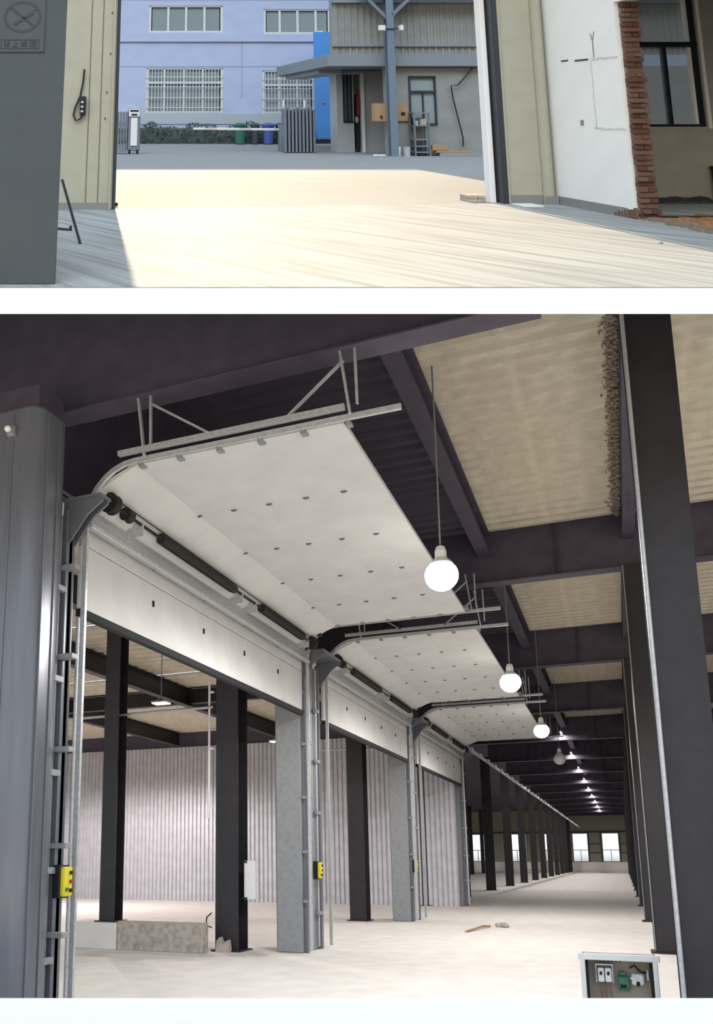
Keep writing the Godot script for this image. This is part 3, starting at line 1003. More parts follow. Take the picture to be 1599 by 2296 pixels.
# ---------------------------------------------------------------- lower hall: small things
func hall_items() -> void:
	F = HALL
	control_box(Vector3(-4.84, 1.30, -6.98), "yellow push button control box on the narrow post beside the grey clad pier")
	control_box(Vector3(-4.84, 1.32, -14.5), "yellow control box on the post between first and second dock doors")
	control_box(Vector3(-4.84, 1.34, -22.2), "smallest yellow control box, on the post between second and third dock doors")
	# low masonry wall and block in the left bay
	var st := ms()
	O = Vector3(-7.2, 0, -13.3)
	span(st, -7.99, -6.39, 0, 0.47, -13.55, -13.3, 0.01)
	solo("low_wall", "low rough plastered wall between the pale block and the thick column", "wall", st, M.rough_plaster)
	st = ms()
	O = Vector3(-8.4, 0, -13.5)
	span(st, -9.0, -8.0, 0, 0.44, -13.9, -13.25, 0.015)
	solo("plinth_block", "pale concrete block carrying the slim column in the left bay", "plinth", st, M.concrete)
	st = ms()
	O = Vector3(-6.3, 0, -13.65)
	prism(st, PackedVector2Array([Vector2(-6.3, 0), Vector2(-6.05, 0), Vector2(-6.07, 0.2), Vector2(-6.17, 0.14), Vector2(-6.22, 0.24), Vector2(-6.28, 0.18)]), 2, -13.74, -13.62)
	solo("mortar_lump", "small pale mortar lump at the foot of the thick column", "mortar", st, M.rough_plaster)
	st = ms()
	O = Vector3(-6.49, 2.2, -13.75)
	tube(st, [Vector3(-6.49, 2.2, -13.75), Vector3(-6.49, 4.6, -13.75)], 0.022, 8)
	for y in [2.4, 3.4, 4.4]:
		box(st, Vector3(-6.46, y, -13.77), Vector3(0.1, 0.03, 0.06))
	solo("down_pipe", "thin white pipe fixed along the left edge of the thick column", "pipe", st, M.white)
	var t := thing("meter_cover", "white hinged cover plate on the right side of the thick column", "cover", Vector3(-5.93, 0.8, -13.9))
	st = ms()
	span(st, -5.90, -5.70, 0.84, 1.48, -13.93, -13.90, 0.006)
	part("door", st, M.white, t)
	st = mss()
	for y in [0.86, 1.46]:
		span(st, -5.96, -5.84, y - 0.015, y + 0.015, -13.95, -13.88)
	part("hinge", st, M.black, t)
	t = thing("cable_hook", "small dark hook of cable near the foot of the thick column", "cable", Vector3(-6.5, 0.3, -13.7))
	st = ms()
	tube(st, [Vector3(-6.42, 0.62, -13.74), Vector3(-6.5, 0.55, -13.72), Vector3(-6.52, 0.42, -13.72), Vector3(-6.42, 0.38, -13.74)], 0.012, 6)
	part("loop", st, M.black, t)
	# scraps on the floor
	O = Vector3(-3.1, 0, -19.6)
	st = ms()
	bar(st, Vector3(-3.15, 0.02, -19.3), Vector3(-2.95, 0.06, -20.6), 0.05, 0.03)
	bar(st, Vector3(-3.0, 0.05, -20.4), Vector3(-2.88, 0.03, -20.9), 0.05, 0.04)
	solo("wood_stick", "thin brown stick lying on the pale hall floor", "stick", st, M.wood)
	O = Vector3(-2.62, 0, -21.2)
	st = ms()
	for k in 9:
		var c := Vector3(-2.62 + rng.randf_range(-0.12, 0.12), 0.035, -21.2 + rng.randf_range(-0.25, 0.2))
		ball(st, c, Vector3(rng.randf_range(0.06, 0.13), rng.randf_range(0.03, 0.07), rng.randf_range(0.06, 0.14)), 8)
	solo("crumpled_rag", "crumpled white rag on the pale hall floor beside the stick", "rag", st, M.rough_plaster)
	electric_box()

func electric_box() -> void:
	var c := Vector3(-0.12, 0, -8.6)
	var t := thing("electrical_box", "open metal electrical box with breakers, in front of the right columns", "electrical box", c)
	var x0 := -0.41
	var x1 := 0.18
	var y0 := 0.02
	var y1 := 0.68
	var zb := -8.8
	var zf := -8.6
	var st := ms()
	span(st, x0, x1, y0, y1, zb - 0.01, zb)
	span(st, x0, x0 + 0.012, y0, y1, zb, zf)
	span(st, x1 - 0.012, x1, y0, y1, zb, zf)
	span(st, x0, x1, y1 - 0.012, y1, zb, zf)
	span(st, x0, x1, y0, y0 + 0.012, zb, zf)
	part("cabinet", st, M.box_inner, t)
	st = ms()
	span(st, x0 - 0.03, x1 + 0.035, y1 - 0.045, y1 + 0.01, zf - 0.01, zf + 0.025, 0.006)
	span(st, x0 - 0.015, x0 + 0.025, y0, y1, zf - 0.01, zf + 0.02, 0.006)
	span(st, x1 - 0.025, x1 + 0.015, y0, y1, zf - 0.01, zf + 0.02, 0.006)
	part("rim", st, M.plaster, t, "pale splashed rim")
	for x in [-0.265, -0.205]:
		st = ms()
		box(st, Vector3(x, 0.50, zb + 0.07), Vector3(0.052, 0.12, 0.08), 0.008)
		part("breaker", st, M.white, t)
		st = ms()
		box(st, Vector3(x, 0.515, zb + 0.12), Vector3(0.02, 0.03, 0.03), 0.005)
		part("switch", st, M.black, t)
	st = ms()
	span(st, -0.31, -0.165, 0.575, 0.59, zb, zb + 0.06)
	span(st, -0.31, -0.30, 0.43, 0.575, zb, zb + 0.06)
	span(st, -0.175, -0.165, 0.43, 0.575, zb, zb + 0.06)
	part("mounting_frame", st, M.galvanised, t)
	for k in [[-0.27, 0.43], [-0.235, 0.43], [-0.19, 0.43]]:
		st = mss()
		tube(st, [Vector3(k[0], 0.44, zb + 0.07), Vector3(k[0] - 0.005, 0.36, zb + 0.08), Vector3(k[0] + 0.01, 0.28, zb + 0.06)], 0.006, 6)
		part("wire", st, M.copper, t)
	st = mss()
	for k in 7:
		var x := -0.30 + 0.033 * k
		tube(st, [Vector3(x, 0.61, zb + 0.03), Vector3(x + 0.015, 0.635, zb + 0.05), Vector3(x + 0.05, 0.625, zb + 0.04)], 0.007, 6)
	part("wire", st, M.black, t, "bundle of dark wires along the top")
	st = ms()
	span(st, -0.135, -0.04, 0.37, 0.49, zb, zb + 0.06, 0.008)
	span(st, -0.12, -0.06, 0.49, 0.53, zb, zb + 0.04, 0.006)
	part("terminal_block", st, M.green_metal, t, "green terminal block")
	st = mss()
	span(st, -0.115, -0.065, 0.39, 0.42, zb + 0.06, zb + 0.066)
	part("plate", st, M.rubber, t)
	st = ms()
	span(st, -0.02, 0.08, 0.42, 0.515, zb, zb + 0.07, 0.012)
	span(st, -0.03, 0.02, 0.47, 0.49, zb + 0.07, zb + 0.09, 0.004)
	part("socket", st, M.plaster, t, "pale socket block")
	st = ms()
	tube(st, [Vector3(0.03, 0.42, zb + 0.075), Vector3(0.03, 0.45, zb + 0.085)], 0.014, 8)
	part("plug", st, M.black, t)
	st = mss()
	tube(st, [Vector3(-0.03, 0.56, zb + 0.04), Vector3(0.01, 0.585, zb + 0.05), Vector3(0.04, 0.55, zb + 0.05), Vector3(0.06, 0.53, zb + 0.06), Vector3(0.1, 0.53, zb + 0.05)], 0.009, 6)
	part("wire", st, M.black, t)
	st = ms()
	span(st, 0.105, 0.12, 0.46, 0.55, zb + 0.02, zb + 0.05, 0.004)
	part("fuse", st, M.white, t)
	st = mss()
	span(st, x0 + 0.02, x0 + 0.04, y0, 0.62, zb, zb + 0.14)
	span(st, x1 - 0.05, x1 - 0.03, y0, 0.6, zb, zb + 0.14)
	part("side_plate", st, M.rubber, t)

# ---------------------------------------------------------------- upper hall and yard, on the ramp (x across, y up, -z up the ramp)
func yard_shell() -> void:
	F = YARD
	O = Vector3.ZERO
	var st := ms()
	prism(st, PackedVector2Array([Vector2(-7, -5.52), Vector2(18, -5.52), Vector2(18, -11.88), Vector2(5.5, -10.47), Vector2(0.374, -9.89), Vector2(-7, -9.8)]), 1, -0.12, 0.0)
	var slab := struct("floor", st, M.ramp_concrete)
	var top := ms()
	top.set_smooth_group(-1)
	var ring := [Vector3(-7, 0.002, -5.52), Vector3(18, 0.002, -5.52), Vector3(18, 0.002, -11.88), Vector3(5.5, 0.002, -10.47), Vector3(0.374, 0.002, -9.89), Vector3(-7, 0.002, -9.8)]
	for i in range(1, 5):
		var tri := [ring[0], ring[i], ring[i + 1]]
		var nn: Vector3 = (w(tri[0]) - w(tri[2])).cross(w(tri[0]) - w(tri[1]))
		if nn.dot(Vector3.UP) < 0.0:
			tri = [ring[0], ring[i + 1], ring[i]]
		for p in tri:
			var an := -0.95
			top.set_uv(Vector2(p.x * cos(an) - p.z * sin(an), p.x * sin(an) + p.z * cos(an)) * Vector2(0.03, 0.45))
			top.add_vertex(w(p))
	part("screed", top, M.swept_screed, slab)
	st = ms()
	prism(st, PackedVector2Array([Vector2(-7, -9.8), Vector2(0.374, -9.89), Vector2(5.5, -10.47), Vector2(18, -11.88), Vector2(30, -11.88), Vector2(30, -46), Vector2(-25, -46), Vector2(-25, -9.8)]), 1, -0.12, -0.012)
	struct("ground", st, M.yard_concrete)
	# wall left of the gateway: beige insulated panels, skirting
	var wl := shell("wall_gate_left", Vector3(0, 0, -9.9))
	for e in [[-7.0, -0.9], [-0.895, -0.01], [-0.005, 0.145], [0.15, 0.335]]:
		st = ms()
		span(st, e[0], e[1], 0, 5.4, -9.96, -9.81, 0.012)
		part("panel", st, M.beige_panel, wl)
	st = ms()
	span(st, -7, 0.34, 0, 5.4, -10.0, -9.955)
	part("backing", st, M.beige_panel, wl)
	st = ms()
	span(st, -7, 0.285, 0, 0.10, -9.81, -9.795, 0.004)
	part("skirting", st, M.skirting, wl)
	st = mss()
	span(st, 0.285, 0.31, 0, 5.4, -9.815, -9.785, 0.004)
	part("edge_strip", st, M.beige_panel, wl)
	st = ms()
	span(st, 0.335, 0.375, 0, 5.4, -9.98, -9.80, 0.006)
	part("seal", st, M.frame_dark, wl, "dark rubber seal of the gateway")
	st = mss()
	for p in [[0.255, 2.35], [0.26, 3.0], [0.22, 1.75], [0.21, 1.35]]:
		box(st, Vector3(p[0], p[1], -9.806), Vector3(0.012, 0.03, 0.01))
	part("screw", st, M.rubber, wl)
	# lintel over the gateway
	st = ms()
	span(st, 0.375, 5.6, 4.3, 5.4, -10.1, -9.9)
	struct("trim_4", st, M.beige_panel)
	# wall right of the gateway
	var wr := shell("wall_gate_right", Vector3(6, 0, -10.4))
	st = ms()
	span(st, 5.72, 6.20, 0, 5.4, -10.58, -10.40, 0.01)
	span(st, 6.20, 6.36, 0, 5.4, -10.58, -10.45)
	part("panel", st, M.beige_panel, wr)
	st = ms()
	tube(st, [Vector3(6.27, 0.0, -10.40), Vector3(6.27, 5.4, -10.40)], 0.075, 16)
	part("corner_cover", st, M.beige_panel, wr, "rounded beige corner cover")
	st = ms()
	span(st, 5.72, 6.18, 0, 0.14, -10.40, -10.385, 0.004)
	span(st, 6.18, 6.36, 0, 0.13, -10.33, -10.32, 0.004)
	part("skirting", st, M.skirting, wr)
	st = ms()
	span(st, 5.545, 5.615, 0, 5.4, -10.66, -10.5, 0.008)
	part("jamb", st, M.white, wr, "white gateway jamb")
	st = ms()
	span(st, 5.64, 5.72, 0, 5.4, -10.60, -10.38, 0.006)
	part("seal", st, M.frame_dark, wr, "dark rubber seal of the gateway")
	st = mss()
	span(st, 5.72, 5.74, 0, 5.4, -10.39, -10.37, 0.003)
	part("edge_strip", st, M.beige_panel, wr)
	# plastered side wall that ends in broken brickwork
	var ws := shell("wall_plastered", Vector3(6.4, 0, -9.6))
	st = ms()
	span(st, 6.38, 6.58, 0, 5.4, -10.45, -8.97)
	span(st, 6.38, 6.58, 3.02, 5.4, -8.97, -5.6)
	span(st, 6.38, 6.58, 0, 3.02, -7.2, -5.6)
	part("plaster", st, M.plaster, ws)
	st = ms()
	span(st, 6.368, 6.38, 0, 0.13, -10.35, -9.05, 0.004)
	part("skirting", st, M.skirting, ws)
	st = ms()
	for e in [[2.235, -9.43, -8.99, 0.02], [1.21, -9.5, -8.99, 0.018]]:
		var z: float = e[1]
		while z < e[2]:
			var l := rng.randf_range(0.03, 0.08)
			box(st, Vector3(6.377, e[0] + rng.randf_range(-0.012, 0.012), z + l * 0.5), Vector3(0.012, e[3] * rng.randf_range(0.6, 1.6), l))
			z += l
	var yy := 1.24
	while yy < 2.22:
		box(st, Vector3(6.377, yy, -9.46 + rng.randf_range(-0.006, 0.006)), Vector3(0.012, 0.08, 0.014))
		yy += 0.075
	part("patch_edge", st, M.patch_grey, ws, "raised rough edge of a square plaster patch").set_meta("kind", "stuff")
	st = mss()
	span(st, 6.372, 6.39, 2.245, 2.265, -10.06, -9.92)
	span(st, 6.372, 6.39, 2.225, 2.248, -9.78, -9.52)
	part("slot", st, M.black, ws, "short dark slot in the plaster")
	st = ms()
	span(st, 6.366, 6.385, 1.25, 1.33, -9.76, -9.71, 0.004)
	part("outlet", st, M.skirting, ws)
	st = ms()
	bar(st, Vector3(6.377, 2.25, -9.40), Vector3(6.377, 2.5, -9.40), 0.012, 0.008)
	bar(st, Vector3(6.377, 2.5, -9.40), Vector3(6.377, 2.64, -9.36), 0.01, 0.008)
	bar(st, Vector3(6.377, 2.5, -9.40), Vector3(6.377, 2.62, -9.43), 0.01, 0.008)
	part("crack_filler", st, M.skirting, ws)
	# the broken end: courses of brick
	st = ms()
	span(st, 6.435, 6.62, 0, 3.02, -8.965, -8.93)
	part("mortar_bed", st, M.mortar, ws)
	var course := 0
	var y := 0.004
	var bm := [M.brick_a, M.brick_b, M.brick_c]
	while y < 2.98:
		var h := 0.060
		var cuts := [6.425, 6.635] if course % 2 == 0 else [6.425, 6.53, 6.635]
		for k in cuts.size() - 1:
			st = ms()
			var x0: float = cuts[k] + 0.004 + (rng.randf_range(-0.006, 0.008) if k == 0 else 0.0)
			var x1: float = cuts[k + 1] - 0.004 + (rng.randf_range(-0.012, 0.008) if k == cuts.size() - 2 else 0.0)
			span(st, x0, x1, y, y + h, -8.96, -8.90 + rng.randf_range(-0.02, 0.035), 0.006)
			part("brick", st, bm[rng.randi() % 3], ws)
		y += 0.0715
		course += 1
	for k in 7:
		st = ms()
		var z2 := -9.28 + 0.055 * k
		span(st, 6.366, 6.39, 0.0, 0.05 + 0.014 * k + rng.randf_range(0, 0.02), z2, z2 + 0.05, 0.005)
		part("brick", st, M.brick_c, ws)
	# side room behind the broken wall
	var wb := shell("wall_side_room", Vector3(8, 0, -10.7))
	st = ms()
	walled(st, 6.36, 12.0, 0, 5.4, -10.88, -10.70, [[7.45, 8.78, 1.21, 3.45]])
	span(st, 9.6, 9.75, 0, 3.9, -10.7, -6.5)
	part("plaster", st, M.taupe, wb)
	st = ms()
	span(st, 6.58, 9.75, 3.75, 3.9, -10.7, -6.3)
	struct("ceiling", st, M.taupe)
	var win := shell("window_8", Vector3(8.1, 1.2, -10.75))
	st = ms()
	for e in [[7.45, 7.50], [8.70, 8.78]]:
		span(st, e[0], e[1], 1.21, 3.45, -10.80, -10.72, 0.006)
	span(st, 7.45, 8.78, 1.21, 1.25, -10.80, -10.72, 0.006)
	span(st, 7.45, 8.78, 2.55, 2.64, -10.80, -10.71, 0.006)
	span(st, 8.28, 8.33, 1.21, 2.6, -10.80, -10.72, 0.006)
	part("frame", st, M.frame_dark, win)
	st = mss()
	span(st, 8.665, 8.70, 1.25, 2.55, -10.79, -10.74)
	span(st, 8.665, 8.70, 2.64, 3.45, -10.79, -10.74)
	part("sash", st, M.white, win, "pale inner sash strip")
	for e in [[7.5, 8.29, 1.25, 2.55], [8.32, 8.68, 1.25, 2.55], [7.5, 8.68, 2.64, 3.45]]:
		st = ms()
		span(st, e[0], e[1], e[2], e[3], -10.765, -10.755)
		part("pane", st, M.tinted_pane, win)
	st = ms()
	span(st, 8.80, 8.845, 1.18, 3.45, -10.71, -10.685, 0.005)
	part("casing", st, M.plaster, win, "pale casing strip")
	st = ms()
	bar(st, Vector3(8.27, 1.72, -10.71), Vector3(8.27, 1.78, -10.71), 0.02, 0.02)
	part("latch", st, M.black, win)

# ---------------------------------------------------------------- yard: buildings
func facade_window(b: Node3D, x0: float, x1: float, y0: float, y1: float, cols: Array, transom: float, grille: bool, st_dummy := 0) -> void:
	var z := -32.06
	var st := ms()
	for x in [x0 + 0.05, x1 - 0.05]:
		span(st, x - 0.05, x + 0.05, y0, y1, z - 0.06, z + 0.04)
	span(st, x0, x1, y0, y0 + 0.08, z - 0.06, z + 0.06)
	span(st, x0, x1, y1 - 0.07, y1, z - 0.06, z + 0.04)
	for x in cols:
		span(st, x - 0.045, x + 0.045, y0, y1, z - 0.06, z + 0.04)
	if transom > 0.0:
		span(st, x0, x1, transom - 0.06, transom + 0.06, z - 0.06, z + 0.05)
	var wn := part("window", st, M.frame_white, b)
	var xs := [x0 + 0.1]
	xs.append_array(cols)
	xs.append(x1 - 0.1)
	var rows := [[y0 + 0.08, y1 - 0.07]] if transom <= 0.0 else [[y0 + 0.08, transom - 0.06], [transom + 0.06, y1 - 0.07]]
	for i in xs.size() - 1:
		for r in rows:
			st = ms()
			span(st, xs[i] + 0.045, xs[i + 1] - 0.045, r[0], r[1], z - 0.03, z - 0.02)
			part("pane", st, M.pane, wn)
	if grille:
		st = ms()
		var x := x0 + 0.12
		while x < x1 - 0.08:
			span(st, x - 0.012, x + 0.012, y0 + 0.05, y1 - 0.03, z + 0.08, z + 0.105)
			x += 0.135
		for f in [0.12, 0.34, 0.58, 0.8]:
			span(st, x0, x1, y0 + (y1 - y0) * f - 0.014, y0 + (y1 - y0) * f + 0.014, z + 0.075, z + 0.10)
		var g := part("grille", st, M.frame_white, wn)
		g.set_meta("kind", "stuff")

func yard_buildings() -> void:
	F = YARD
	var st: Bag
	var b := thing("factory_building", "long pale blue two storey building facing the yard, with barred lower windows", "building", Vector3(6, 0, -32))
	st = ms()
	var holes := [[2.46, 5.68, 5.54, 6.93], [7.45, 10.37, 5.47, 6.75], [2.39, 5.69, 1.47, 3.71], [7.38, 9.62, 1.45, 3.59], [-3.2, 0.0, 5.54, 6.93], [-3.2, 0.0, 1.47, 3.71]]
	walled(st, -14, 26, -0.02, 12.2, -32.2, -32.0, holes)
	part("wall", st, M.facade_blue, b)
	st = ms()
	span(st, -14, 26, -0.02, 12.1, -36.0, -34.6)
	span(st, -14, 26, 4.3, 4.5, -34.6, -32.2)
	part("rear_room", st, M.shed_sheet, b)
	st = ms()
	span(st, -14.2, 26.2, 12.0, 12.2, -36.2, -32.2)
	part("roof", st, M.canopy_grey, b)
	st = mss()
	span(st, -14, 26, 5.05, 5.45, -32.0, -31.93, 0.01)
	span(st, -14, 26, 7.25, 7.3, -32.0, -31.98)
	part("band", st, M.facade_blue, b, "darker band between the storeys").material_override = tinted("band_blue", M.facade_blue, Color(0.84, 0.86, 0.88))
	st = mss()
	span(st, -14, 26, 3.78, 3.80, -32.0, -31.99)
	for x in [1.2, 6.5, 11.0]:
		span(st, x - 0.012, x + 0.012, 0, 5.05, -32.0, -31.99)
	part("joint_strip", st, M.band_blue, b)
	st = ms()
	span(st, -14, 26, 0.9, 1.42, -32.0, -31.97, 0.01)
	part("plinth_band", st, M.plinth_grey, b, "rough grey band under the lower windows")
	facade_window(b, -3.2, 0.0, 5.54, 6.93, [-2.4, -1.6, -0.8], 0.0, false)
	facade_window(b, -3.2, 0.0, 1.47, 3.71, [-2.4, -1.6, -0.8], 2.98, true)
	facade_window(b, 2.46, 5.68, 5.54, 6.93, [3.30, 4.08, 4.88], 0.0, false)
	facade_window(b, 7.45, 10.37, 5.47, 6.75, [8.16, 8.94, 9.73], 0.0, false)
	facade_window(b, 2.39, 5.69, 1.47, 3.71, [3.18, 4.02, 4.83], 2.98, true)
	facade_window(b, 7.38, 9.62, 1.45, 3.59, [8.10, 8.88], 2.86, true)
	for e in [[[6.2, 1.4], [6.5, 2.2], [6.75, 2.05], [7.05, 1.4]], [[1.3, 1.45], [1.5, 1.85], [1.9, 1.95], [2.2, 1.5]]]:
		st = ms()
		var poly := PackedVector2Array()
		for p in e:
			poly.append(Vector2(p[0], p[1]))
		prism(st, poly, 2, -32.0, -31.985)
		part("paint_patch", st, M.patch_paint, b, "paler paint patch")
	# blue gate tower behind the canopy
	b = thing("blue_gate", "bright blue painted gate leaf rising behind the grey canopy", "gate", Vector3(9.7, 0, -31))
	st = ms()
	span(st, 9.36, 10.05, 0.22, 5.45, -31.2, -31.05, 0.02)
	part("leaf", st, M.blue_paint, b)
	st = ms()
	span(st, 9.36, 10.05, -0.02, 0.2, -31.2, -31.06)
	part("dark_gap", st, M.rubber, b)  # dark strip stands for the shaded gap under the leaf
	st = ms()
	ball(st, Vector3(9.67, 1.95, -31.04), Vector3(0.06, 0.06, 0.02), 8)
	part("sticker", st, M.pink, b)
	st = ms()
	ball(st, Vector3(9.98, 1.85, -31.03), Vector3(0.03, 0.03, 0.03), 8)
	part("lock", st, M.white, b)
	st = ms()
	span(st, 9.5, 9.75, 5.45, 5.5, -31.18, -31.08)
	part("cap", st, M.white, b)
	# gatehouse with canopy
	b = thing("gatehouse", "small pale gatehouse with a flat grey canopy, left of the shed", "gatehouse", Vector3(8.4, 0, -24.2))
	st = ms()
	walled(st, 7.98, 9.6, -0.02, 3.05, -24.4, -24.2, [[8.18, 8.50, 1.09, 2.9], [8.52, 8.76, -0.02, 2.9]])
	span(st, 7.98, 8.06, -0.02, 3.05, -24.8, -24.4)
	span(st, 7.98, 9.6, -0.02, 3.05, -24.9, -24.8)
	part("wall", st, M.guard_white, b)
	st = ms()
	span(st, 7.09, 12.6, 3.07, 3.5, -28.4, -22.2, 0.02)
	part("canopy", st, M.canopy_grey, b, "flat grey canopy")
	st = ms()
	span(st, 7.35, 8.1, 2.92, 3.07, -28.0, -24.0, 0.01)
	part("soffit_beam", st, M.guard_white, b)
	st = ms()
	for x in [8.2, 8.48]:
		span(st, x - 0.02, x + 0.02, 1.09, 2.9, -24.3, -24.24)
	span(st, 8.18, 8.50, 1.09, 1.14, -24.3, -24.16)
	span(st, 8.33, 8.36, 1.09, 2.9, -24.3, -24.25)
	var gw := part("window", st, M.frame_dark, b)
	st = ms()
	span(st, 8.2, 8.48, 1.14, 2.9, -24.285, -24.275)
	part("pane", st, M.tinted_pane, gw)
	st = ms()
	span(st, 8.76, 8.84, -0.02, 2.95, -24.25, -24.1, 0.008)
	part("door_jamb", st, M.white, b, "white door jamb")
	# dark coat hung in the doorway
	b = thing("hanging_coat", "dark coat with a red scarf hanging in the gatehouse doorway", "coat", Vector3(8.64, 0.1, -24.3))
	st = ms()
	lathe(st, Vector3(8.66, 0.12, -24.34), [[0.0, 0.0], [0.075, 0.02], [0.085, 0.6], [0.08, 1.3], [0.09, 1.75], [0.06, 2.0], [0.0, 2.05]], 14)
	part("cloth", st, M.rubber, b)
	st = ms()
	lathe(st, Vector3(8.69, 1.35, -24.29), [[0.0, 0.0], [0.05, 0.02], [0.055, 0.6], [0.03, 0.95], [0.0, 1.0]], 12)
	part("scarf", st, M.red, b, "red scarf")
	st = ms()
	ball(st, Vector3(8.63, 1.2, -24.26), Vector3(0.06, 0.13, 0.04), 10)
	part("bag", st, M.guard_white, b)
	# shed
	b = thing("yard_shed", "grey ribbed metal shed on the right of the yard, behind its steel post", "shed", Vector3(10, 0, -22.4))
	st = ms()
	ribbed(st, 0, 7.28, 18.0, 0.2, 0.03, 3.5, 10.0, -22.38, 1.0, 0.3)
	part("sheeting", st, M.shed_sheet, b)
	st = ms()
	walled(st, 8.86, 18.0, -0.02, 3.1, -22.6, -22.4, [[9.55, 10.36, 1.04, 2.75]])
	span(st, 7.28, 7.34, 3.5, 10.0, -22.6, -22.4)
	part("wall", st, M.shed_sheet, b)
	st = mss()
	span(st, 7.28, 18, 3.78, 3.86, -22.38, -22.30, 0.006)
	span(st, 7.28, 18, 5.36, 5.5, -22.38, -22.24, 0.006)
	part("girt", st, M.canopy_grey, b)
	st = ms()
	span(st, 7.26, 18, 10.0, 10.1, -26, -22.3)
	part("roof", st, M.canopy_grey, b)
	st = ms()
	span(st, 9.0, 12.0, -0.02, 3.1, -25.2, -25.1)
	part("inner_wall", st, M.shed_sheet, b)
	st = ms()
	for x in [9.57, 10.33]:
		span(st, x - 0.025, x + 0.025, 1.04, 2.75, -22.45, -22.36)
	for y in [1.07, 2.2, 2.72]:
		span(st, 9.55, 10.36, y - 0.03, y + 0.03, -22.45, -22.36)
	span(st, 9.94, 9.98, 1.04, 2.2, -22.45, -22.37)
	gw = part("window", st, M.frame_dark, b)
	for e in [[9.6, 9.94, 1.1, 2.17], [9.98, 10.31, 1.1, 2.17], [9.6, 10.31, 2.23, 2.69]]:
		st = ms()
		span(st, e[0], e[1], e[2], e[3], -22.43, -22.42)
		part("pane", st, M.pane, gw)
	# steel post with flood lamps
	b = thing("steel_post", "tall grey blue steel post with braces and two flood lamps before the shed", "post", Vector3(8.85, 0, -21.9))
	st = mss()
	span(st, 8.74, 8.96, -0.02, 7.0, -22.06, -22.04)
	span(st, 8.74, 8.96, -0.02, 7.0, -21.86, -21.84)
	part("flange", st, M.steel_blue, b)
	st = ms()
	span(st, 8.84, 8.86, -0.02, 7.0, -22.04, -21.86)
	part("web", st, M.steel_blue, b)
	st = mss()
	bar(st, Vector3(8.1, 5.6, -21.95), Vector3(8.78, 4.75, -21.95), 0.12, 0.1)
	bar(st, Vector3(9.6, 5.6, -21.95), Vector3(8.92, 4.85, -21.95), 0.22, 0.1)
	part("brace", st, M.steel_blue, b)
	st = ms()
	span(st, 8.0, 18.0, 5.5, 5.8, -22.05, -21.85)
	part("beam", st, M.steel_blue, b)
	var fl := ["white flood lamp facing the yard on the left of the steel post", "white flood lamp turned sideways on the right of the steel post"]
	var fx := [8.56, 9.12]
	for k in 2:
		b = thing("flood_lamp", fl[k], "lamp", Vector3(fx[k], 4.4, -21.8))
		st = ms()
		box(st, Vector3(fx[k], 4.38, -21.75), Vector3(0.2 if k == 0 else 0.08, 0.19, 0.08 if k == 0 else 0.2), 0.012)
		part("housing", st, M.white, b)
		st = ms()
		if k == 0:
			box(st, Vector3(fx[k], 4.38, -21.705), Vector3(0.16, 0.15, 0.01))
		else:
			box(st, Vector3(fx[k] + 0.045, 4.38, -21.75), Vector3(0.01, 0.15, 0.16))
		part("lens", st, M.frame_white, b)
		st = mss()
		bar(st, Vector3(fx[k], 4.36, -21.8), Vector3(8.85, 4.36, -21.84), 0.03, 0.03)
		part("bracket", st, M.rubber, b)

